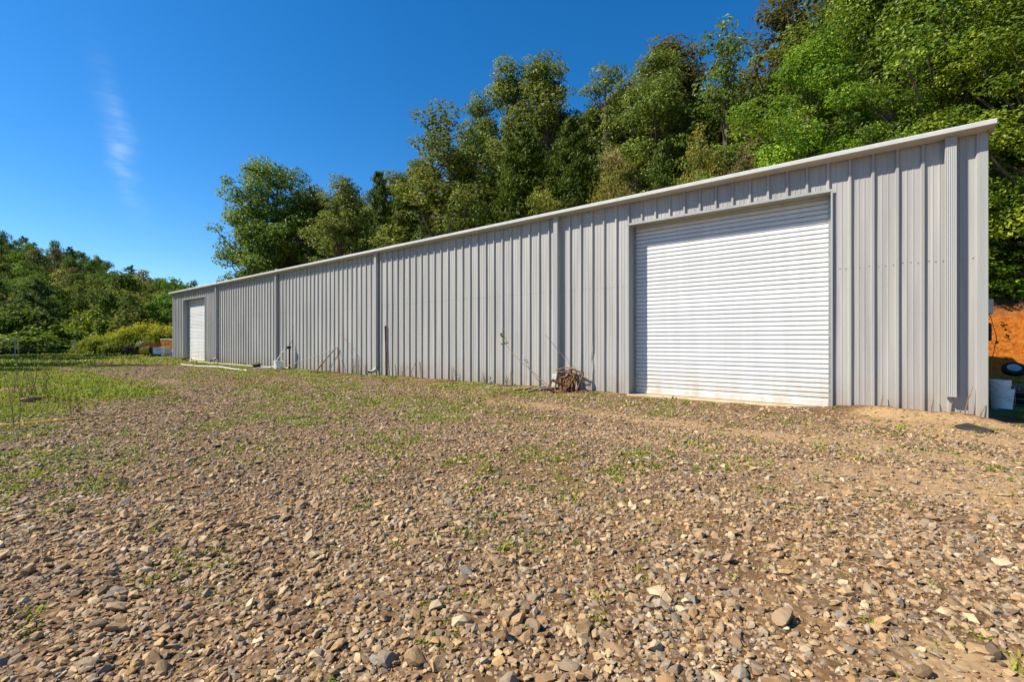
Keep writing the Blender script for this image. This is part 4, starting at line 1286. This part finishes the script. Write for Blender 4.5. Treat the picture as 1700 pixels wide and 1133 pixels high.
# dark old tiller
e = tag(empty('garden_tiller', zpt(214, 37.5), .9), 'dark rusty wheeled garden machine left of the yellow tub', 'tiller')
MB().box((-.30, -.18, .45), (.30, .18, .75)).build('engine', M['brown'], e, bevel=.03)
MB().lathe([(0, .75), (.12, .75), (.13, .82), (.06, .86), (0, .86)], 14).build('air_cleaner', M['black'], e, smooth=True)
for sy in (-.28, .28):
    w = MB().lathe([(.12, -.05), (.24, -.06), (.27, -.03), (.27, .03), (.24, .06), (.12, .05), (.12, -.05)], 18).build('wheel', M['black'], e, (-.1, sy, .27), (R(90), 0, 0), True)
for sy in (-.2, .2):
    MB().tube([(.25, sy * .6, .6), (.6, sy, .95), (.95, sy, 1.15)], .018, 6).build('handle', M['steel'], e)
MB().box((.30, -.2, .12), (.55, .2, .42)).build('tine_guard', M['brown'], e, bevel=.02)
# short stakes / posts row at grass edge
for i, (px, h, lab) in enumerate([(157, .62, 'first short dark stake, leftmost of the row at the grass edge'), (166, .5, 'second short dark stake of the row at the grass edge, by the pale rag'),
                                  (177, .52, 'third short dark stake of the row, right of the pale rag'), (190, .55, 'fourth short dark stake of the row, closest to the machine')]):
    o = MB().bar((0, 0, -.15), (0.03, 0, h), .09, .07).build('stake', M['brown'], None, zpt(px, 38.2))
    tag(o, lab, 'stake', 'short stakes at the grass edge')
# brown lump at the far door
bv, bf = chip_shape(ICO2, rng)
q = Vector((wall_x(324), -0.55, .12))
tag(link_mesh('rock', np_mesh('rock', bv, bf, M['brown'], False), None, q, (0.1, .2, .6), (.26, .24, .30)), 'dark red-brown rock in the grass before the far roll-up door', 'rock')

# ------------------------------------------------------------------ pipes, hose, bucket and standpipe along the wall
def gp(px, py, dz=0.0):
    x, y = ground_at(px, py)
    return Vector((x, y, float(gz(x, y)) + dz))
o = MB().tube([gp(298, 606, .03), gp(330, 609, .03), gp(365, 611.5, .03), gp(385, 614, .03), gp(410, 616.5, .03)], .020, 8).build('pipe', M['white_plastic'], smooth=True)
tag(o, 'long white plastic pipe lying in the grass nearest the far door', 'pipe')
o = MB().tube([Vector((wall_x(p), yy, .06)) for p, yy in ((338, -.7), (375, -.8), (410, -.75), (440, -.7), (470, -.55), (498, -.5))], .014, 8).build('pipe', M['white_plastic'], smooth=True)
tag(o, 'thin white pipe lying along the foot of the wall towards the white bucket', 'pipe')
x0 = wall_x(489)
e = tag(empty('standpipe', (x0, -.22, 0)), 'black standpipe with a tap against the wall behind the white bucket', 'standpipe')
MB().tube([(0, 0, -.1), (0, 0, .88)], .035, 10).build('pipe', M['black'], e, smooth=True)
MB().box((-.05, -.09, .86), (.05, .05, .98)).build('tap', M['black'], e, bevel=.012)
MB().tube([(0, -.05, .95), (-.03, -.10, .93), (-.06, -.14, .86)], .018, 8).build('spout', M['black'], e, smooth=True)
MB().bar((0, 0, .98), (.03, .10, 1.22), .025, .012).build('handle', M['black'], e)
MB().tube([(.04, .10, .9), (.04, .13, 1.9)], .012, 6).build('conduit', M['slate'], e)
xh = wall_x(489)
o = MB().tube([(xh - .06, -.37, .84), (xh - .3, -.40, .70), (xh - .6, -.45, .40), (xh - .8, -.5, .12), (xh - 1.0, -.6, .03), (xh - 1.3, -1.0, .02), (xh - .7, -1.35, .02), (xh - .4, -1.5, .02)], .02, 8).build('garden_hose', M['white_plastic'], smooth=True)
tag(o, 'pale hose arching from the standpipe tap down into the grass', 'hose')
xb = wall_x(487)
e = tag(empty('bucket', (xb, -.62, float(gz(xb, -.62))), 0), 'short white bucket standing on the grass in front of the black standpipe', 'bucket')
MB().lathe([(0, .0), (.165, 0), (.185, .30), (.198, .30), (.198, .34), (.180, .34), (.16, .02), (0, .02)], 22).build('body', M['white_plastic'], e, smooth=True)
MB().tube([(-.195, 0, .31), (-.17, -.16, .22), (0, -.225, .16), (.17, -.16, .22), (.195, 0, .31)], .005, 6).build('handle', M['steel'], e)
e = tag(empty('bottle', (wall_x(450), -.75, .02), .4), 'dark bottle-like canister lying by the white pipes', 'canister')
MB().lathe([(0, 0), (.09, 0), (.10, .03), (.10, .30), (.05, .38), (0, .38)], 14).build('body', M['black'], e, (0, 0, .10), (0, R(90), 0), True)
MB().lathe([(0, .38), (.035, .38), (.035, .44), (0, .44)], 10).build('cap', M['blue'], e, (0, 0, .10), (0, R(90), 0), True)
# sloping pole and its dark prop
o = MB().tube([(wall_x(500), -.75, .10), (wall_x(532), -.45, .52), (wall_x(561), -.12, .92)], .013, 8).build('pole', M['steel'], smooth=True)
tag(o, 'thin pale pole leaning up to the wall right of the white bucket', 'pole')
o = MB().tube([(wall_x(544), -.5, 0), (wall_x(553), -.3, .5), (wall_x(562), -.09, .95)], [.028, .022, .016], 7).build('stick', M['twig'], smooth=True)
tag(o, 'bent dark stick propping the upper end of the pale pole', 'stick')
o = MB().tube([(wall_x(572), -.2, 0), (wall_x(568), -.12, .5), (wall_x(563), -.07, .93)], [.02, .018, .014], 7).build('stick', M['rust'], smooth=True)
tag(o, 'short rust-brown rod leaning on the wall below the pale pole\'s tip', 'stick')
o = MB().tube([(wall_x(540), -.6, .03), (wall_x(560), -.7, .04), (wall_x(584), -.5, .05)], .022, 7).build('pipe', M['rust'], smooth=True)
tag(o, 'rusty bent pipe on the ground under the leaning pole', 'pipe')
o = MB().tube([(wall_x(565), -.04, 1.5), (wall_x(585), -.2, 1.15), (wall_x(600), -.35, .6), (wall_x(610), -.5, 0)], .007, 5).build('branch', M['twig'])
tag(o, 'thin bare branch drooping along the wall left of the elbowed downspout', 'branch')
o = MB().tube([(wall_x(642), -.06, 1.72), (wall_x(642.5), -.06, 1.0), (wall_x(644), -.08, 0)], [.030, .022, .022], 7).build('pole', M['rust'], smooth=True)
tag(o, 'slim rusty brown pole upright on the wall beside the elbowed downspout', 'pole')
o = MB().bar((wall_x(690), -.3, 0), (wall_x(695), -.06, .62), .03, .012).build('stick', M['greywood'])
tag(o, 'short dark flat stick leaning on the wall between the two middle downspouts', 'stick')

# dry weed stalks along the wall
def weed_mesh(seed, h, n=6, leafy=False):
    r = random.Random(seed)
    mb = MB()
    for _ in range(n):
        a = r.uniform(0, 6.28); l = h * r.uniform(.5, 1)
        p = [Vector((r.uniform(-.06, .06), r.uniform(-.04, .04), -.03))]
        d = Vector((math.cos(a) * .25, math.sin(a) * .12, 1)).normalized()
        for k in range(4):
            d = (d + Vector((r.uniform(-.15, .15), r.uniform(-.1, .1), 0))).normalized()
            p.append(p[-1] + d * l / 4)
        mb.tube(p, [.005, .0045, .004, .003, .0015], 4, 0, False)
        m = 14 if leafy else 5
        for _ in range(m):
            t = r.uniform(.25 if leafy else .5, 1) * 3.99; i = int(t); q = p[i].lerp(p[i+1], t - i)
            b = r.uniform(0, 6.28); s = r.uniform(.03, .075) if leafy else r.uniform(.015, .035)
            u = Vector((math.cos(b), math.sin(b), r.uniform(-.1, .6))).normalized(); w = u.cross(Vector((0, 0, 1))).normalized()
            mb.add([q, q + u*s*.5 + w*s*.3, q + u*s, q + u*s*.5 - w*s*.3], [(0, 1, 2, 3)], 1)
    return mb.mesh('weed', [M['twig'], M['grass']])
W0 = [weed_mesh(s, 0.6) for s in (1, 2, 3)]; W1 = [weed_mesh(s, .5, 7, True) for s in (4, 5)]
for i, (px, y, s, leafy, lab) in enumerate([
    (664, -.15, 1.0, 0, 'dry weed stalks against the wall just right of the slim rusty pole'), (678, -.2, .9, 0, 'dry weed stalks left of the short flat stick on the wall'),
    (757, -.15, 1.0, 0, 'lone dry weed stalks at the wall midway between the middle downspouts'), (810, -.15, .8, 1, 'small leafy weed at the wall left of the drooping vine'),
    (605, -.2, 1.5, 0, 'tall wispy dry weeds left of the elbowed downspout'), (597, -.25, 1.2, 0, 'wispy dry weeds beside the thin bare branch'),
    (545, -.25, 1.0, 0, 'dry stalks behind the bent dark stick'), (850, -.2, .8, 1, 'leafy weed at the base of the wall under the drooping vine'), (500, -.3, 1.0, 0, 'dry stalk by the wall right of the white bucket')]):
    x = wall_x(px)
    o = link_mesh('weed', (W1 if leafy else W0)[i % 2], None, (x, y, float(gz(x, y))), (0, 0, i * 1.3), (s, s, s))
    tag(o, lab, 'weed', 'weeds along the foot of the wall')
# arching vine with a leafy tip
e = tag(empty('vine', (wall_x(925), -.45, .15)), 'long arching vine with a leafy tip left of the rusty racks', 'vine')
eo = Vector(e.location)
xa = wall_x(857)
pts = [Vector((wall_x(924), -.5, .17)), Vector((wall_x(905), -.5, .42)), Vector((wall_x(885), -.48, .66)), Vector((wall_x(868), -.45, .88)), Vector((xa, -.42, 1.10)), Vector((xa - .03, -.40, 1.32))]
MB().tube([p - eo for p in pts], [.010, .009, .008, .007, .005, .003], 5).build('stem', M['twig'], e)
r = random.Random(9)
for k in range(9):
    q = pts[5] - eo + Vector((r.uniform(-.08, .08), r.uniform(-.06, .06), r.uniform(-.22, .10)))
    u = Vector((r.uniform(-1, 1), r.uniform(-1, .2), r.uniform(-.2, .6))).normalized(); w = u.cross(Vector((.2, .9, .3))).normalized(); s = r.uniform(.08, .13)
    me = MB().add([q, q + u*s*.5 + w*s*.3, q + u*s, q + u*s*.5 - w*s*.3], [(0, 1, 2), (0, 2, 3)]).mesh('leaf', M['leaf_vine'])
    a = me.attributes.new('tint', 'FLOAT', 'POINT'); a.data.foreach_set('value', [r.uniform(.3, .9)] * len(me.vertices))
    link_mesh('leaf', me, e)

# rusty metal frames beside the downspout boot
def frame_mesh(w, h, t=.028, cross=0):
    b = MB()
    for (p, q) in (((-w/2, 0, 0), (w/2, 0, 0)), ((-w/2, 0, h), (w/2, 0, h)), ((-w/2, 0, t/2), (-w/2, 0, h - t/2)), ((w/2, 0, t/2), (w/2, 0, h - t/2))):
        b.bar(p, q, t * .98, t)
    for k in range(cross):
        xx = -w/2 + w * (k + 1) / (cross + 1)
        b.bar((xx, 0, t/2), (xx, 0, h - t/2), t * .6, t * .6)
    return b
GF = 'rusty racks heaped by the downspout'
XF = wall_x(947)
for i, (dx, y, z, w, h, rot, cross, lab) in enumerate([
    (-.10, -.28, .0, .44, .62, (R(-18), R(4), R(10)), 0, 'rusty rack leaning furthest left on the wall by the downspout'),
    (.12, -.24, .0, .42, .70, (R(-16), R(-7), R(-8)), 1, 'rusty rack leaning on the wall in the middle of the heap'),
    (.30, -.30, .0, .30, .68, (R(-20), R(9), R(-18)), 0, 'rusty rack leaning furthest right with its foot in weeds'),
    (.20, -.42, .0, .34, .56, (R(-34), R(-12), R(22)), 1, 'rusty rack propped in front of the leaning ones'),
    (.02, -.40, .02, .36, .60, (R(-28), R(14), R(-30)), 0, 'rusty rack twisted sideways among the leaning ones'),
    (.12, -.82, .03, .46, .42, (R(-50), R(24), R(30)), 0, 'rusty square rack tipped on its corner at the front of the heap')]):
    o = frame_mesh(w * .8, h * .74, .050 if i == 5 else .034, cross).build('rusty_rack', M['rust'], None, (XF + dx * .8, y, z), rot, bevel=.003)
    tag(o, lab, 'rack', GF)
o = MB().tube([(XF - .15, -.42, .50), (XF + .05, -.30, .57), (XF + .30, -.25, .53)], .015, 6).build('stick', M['wood'], smooth=True)
tag(o, 'short wooden stick lying across the top of the rusty racks', 'stick')
o = MB().tube([(XF - .5, -.35, 1.35), (XF - .2, -.2, .95), (XF + .1, -.3, .7), (XF + .75, -.3, .05)], .005, 4).build('branch', M['twig'])
tag(o, 'thin wiry twig sticking up over the rusty racks', 'branch')
for k, (dx, dz, dx2, h, lab) in enumerate([(.02, -.38, .10, .66, 'dark weathered stick standing among the rusty racks, furthest left of three'), (.14, -.36, .08, .72, 'dark weathered stick standing in the middle of the rusty racks'), (.26, -.34, .14, .60, 'dark weathered stick standing among the rusty racks, furthest right of three')]):
    o = MB().bar((XF + dx, dz, 0), (XF + dx2, dz + .22, h * .72), .06, .03).build('stick', M['rust'], bevel=.004)
    tag(o, lab, 'stick', 'sticks among the rusty racks')
for i, (a, b, w, h, m, lab) in enumerate([((852, 650), (880, 647), .10, .03, 'wood', 'short reddish board lying flat, furthest from the rusty racks'),
                                          ((875, 653), (905, 646), .05, .03, 'wood', 'thin orange-brown slat lying askew between the two boards'),
                                          ((895, 650), (928, 648), .16, .04, 'greywood', 'weathered grey board lying flat next to the tipped rusty rack')]):
    o = MB().bar(gp(*a, .03), gp(*b, .035), w, h).build('board', M[m], bevel=.004)
    tag(o, lab, 'board', 'boards on the ground by the rusty racks')

# ------------------------------------------------------------------ near corner: slab, sticks, buckets, wheel, planks
x, y = ground_at(1617, 716)
o = MB().box((-.17, -.10, 0), (.17, .10, .03)).build('stone_slab', M['slate'], None, (x, y, float(gz(x, y)) + .012), (R(10), R(7), R(-48)), bevel=.008)
tag(o, 'dark flat slab tilted on the dirt at the shed\'s near corner', 'slab')
for i, (px, y, lean, h, lab) in enumerate([(1463, -.14, .02, .34, 'dry stick by the wall, left of the cut-off downspout'), (1605, -.12, .06, .52, 'tall dry stick against the wall right of the cut-off downspout'),
                                           (1628, -.12, .05, .26, 'short dark stick against the near corner trim'), (1577, -.16, .02, .30, 'broken stick directly below the cut-off downspout'), (1546, -.15, .02, .34, 'dry stick in the dirt heap just left of the cut-off downspout')]):
    x = wall_x(px) if px < 1637 else 1.25
    o = MB().tube([(x - lean, y, -.02), (x, y + .03, h * .6), (x + lean, y + .07, h)], [.010, .008, .004], 5).build('stick', M['twig'])
    tag(o, lab, 'stick', 'sticks leaning on the wall at the near corner')
BX, BY = 1.76, 2.05
def bucket_mesh():
    return MB().lathe([(0, 0), (.128, 0), (.150, .33), (.158, .33), (.158, .345), (.152, .35), (.158, .355), (.158, .37), (.146, .37), (.125, .02), (0, .02)], 26).mesh('body', M['white_plastic'], True)
bm_ = bucket_mesh()
for i, (dz, sc, lab) in enumerate([(0.0, 1.0, 'white plastic bucket standing on the ground behind the near corner, lowest of the stack'), (.15, .86, 'white bucket nested in the stack behind the near corner, second from the ground'), (.205, .86, 'white bucket nested highest in the stack behind the near corner')]):
    z0 = float(gz(BX, BY)) + .01
    e = tag(empty('bucket', (BX - .018 * (i > 0), BY, z0 + dz), .3 * i), lab, 'bucket', 'white buckets stacked behind the near corner')
    e.scale = (sc, sc, sc)
    link_mesh('body', bm_, e)
    MB().tube([(-.155, 0, .33), (-.13, -.13, .27), (0, -.185, .22), (.13, -.13, .27), (.155, 0, .33)], .003, 5).build('handle', M['steel'], e)
    if i == 0:
        # the worn print on the bucket: a short scrawl above a line of small marks
        d = Vector((-.5, -.86, 0)).normalized()
        pr = MB()
        aa = math.atan2(-.62, .25) + .15
        def on(u, z):
            rr = .1285 + .022 * z / .33 + .0015
            return Vector((math.cos(aa + u / .14) * rr, math.sin(aa + u / .14) * rr, z))
        for (pts) in ([(-.02, .20), (.0, .215), (.02, .205), (.045, .21)], [(-.015, .19), (.01, .185), (.04, .192)]):
            pr.tube([on(u, z) for u, z in pts], .0022, 4)
        for k in range(7):
            pr.tube([on(-.04 + k * .014, .165), on(-.034 + k * .014, .165)], .004, 4)
        pr.build('print', M['ink'], e)
# wheel lying at the foot of the bank
wx_, wy_ = at(1684, 12.9), 12.9
e = tag(empty('car_wheel', (wx_, wy_, .30)), 'black tyre with a pale wheel disc lying tilted in the shade under the bank', 'wheel')
e.rotation_euler = (R(38), R(6), R(-8)); e.scale = (.84, .84, .84); e.location.z = .25
MB().lathe([(.21, -.09), (.30, -.105), (.345, -.08), (.36, -.03), (.36, .03), (.345, .08), (.30, .105), (.21, .09), (.20, 0), (.21, -.09)], 30).build('tyre', M['black'], e, smooth=True)
rm = MB().lathe([(0, .045), (.06, .05), (.065, .065), (.13, .05), (.19, .07), (.208, .085), (.208, -.08), (0, -.06)], 26).build('rim', M['rim'], e, smooth=True)
for k in range(5):
    MB().lathe([(0, .075), (.011, .075), (.013, .055)], 8, (math.cos(k*1.257)*.085, math.sin(k*1.257)*.085, 0)).build('wheel_nut', M['steel'], rm)
for i, (px, y, L, z, m, lab) in enumerate([(1700, 5.2, 1.6, .10, 'greywood', 'weathered plank lying in the shade above the wire-mesh bin'), (1712, 4.4, 1.4, .20, 'greywood', 'pale edged plank stacked across the other in the shade')]):
    x = at(px, y)
    o = MB().bar((-L/2, 0, 0), (L/2, .25, .03), .16, .04).build('plank', M[m], None, (x + .45, y, z), bevel=.004)
    tag(o, lab, 'plank', 'planks in the shade beside the shed')
# wire mesh bin
x, y = at(1705, 3.1), 3.1
e = tag(empty('mesh_bin', (x, y, 0), .4), 'low dark wire-mesh bin in the shade right of the white buckets', 'bin')
for k in range(14):
    a = 2 * PI * k / 14
    MB().tube([(math.cos(a)*.27, math.sin(a)*.27, 0), (math.cos(a)*.29, math.sin(a)*.29, .36)], .005, 4).build('wire', M['steel'], e)
for z in (.01, .12, .24, .36):
    pts = [(math.cos(a)*(.27 + .055*z), math.sin(a)*(.27 + .055*z), z) for a in np.linspace(0, 2*PI, 25)]
    MB().tube(pts, .006, 4, caps=False).build('hoop', M['steel'], e)
MB().lathe([(0, .02), (.24, .02), (.255, .25), (0, .27)], 16).build('bag', M['black'], e, smooth=True)
o = MB().tube([(1.66, 1.75, .03), (1.95, 1.7, .02), (2.3, 1.62, .02), (2.7, 1.75, .02), (3.2, 1.7, .02)], .014, 6).build('garden_hose', M['greywood'], smooth=True)
tag(o, 'grey hose curving over the shaded ground in front of the white buckets', 'hose')
# vine hanging at the end wall
e = tag(empty('vine', (XR + .1, 1.1, 1.1)), 'dark leafy creeper hanging off the end wall beside the switch box', 'vine')
MB().tube([(0, 0, .75), (.10, .0, .45), (.16, .0, .15), (.10, .05, -.3), (0, .1, -.9)], .006, 5).build('stem', M['twig'], e)
for k in range(16):
    q = Vector((r.uniform(.02, .30), r.uniform(-.15, .2), r.uniform(-.1, .5)))
    u = Vector((r.uniform(-.2, 1), r.uniform(-1, 1), r.uniform(-.7, .2))).normalized(); w = u.cross(Vector((.2, .1, .9))).normalized(); s = r.uniform(.07, .13)
    me = MB().add([q, q + u*s*.5 + w*s*.3, q + u*s, q + u*s*.5 - w*s*.3], [(0, 1, 2), (0, 2, 3)]).mesh('leaf', M['leaf_oak'])
    a = me.attributes.new('tint', 'FLOAT', 'POINT'); a.data.foreach_set('value', [r.uniform(.0, .5)] * len(me.vertices))
    link_mesh('leaf', me, e)

# ------------------------------------------------------------------ near-left yard: yellow hose, tall weeds, log, straw stick
o = MB().tube([gp(-40, 708, .02), gp(20, 707, .02), gp(60, 704, .02), gp(100, 700, .02), gp(125, 697, .015)], .012, 8).build('garden_hose', M['yellow'], smooth=True)
tag(o, 'yellow hose lying along the edge between gravel and weedy grass', 'hose')
o = MB().tube([gp(35, 668, .03), gp(52, 667, .06), gp(66, 665, .05)], [.06, .065, .05], 8).build('log', M['wood'], smooth=True)
tag(o, 'short pale broken log lying in the weedy grass', 'log')
o = MB().tube([gp(285, 684, .02), gp(310, 684.5, .025), gp(333, 686.5, .02)], .012, 6).build('stick', M['wood'])
tag(o, 'pale straight stick lying on gravel past the grass patch', 'stick')
WT = [weed_mesh(s, 1.15, 5, True) for s in (6, 7, 8)]
for i, (px, py, s, lab) in enumerate([(27, 712, .75, 'tall weed rising behind the near end of the yellow hose'), (58, 660, 1.0, 'tall thin weed just behind the pale broken log'), (75, 655, .9, 'tall weed right of the pale broken log'),
                                      (36, 668, 1.15, 'tallest leafy weed, in front of the log\'s near end'), (119, 698, .55, 'thin weed at the far end of the yellow hose'), (133, 690, .6, 'thin weed on the gravel edge past the yellow hose'), (20, 655, 1.0, 'tall weed nearest the picture edge behind the log')]):
    q = gp(px, py)
    o = link_mesh('weed', WT[i % 3], None, q, (0, 0, i * 1.7), (s, s, s))
    tag(o, lab, 'weed', 'tall weeds in the grass at the left')
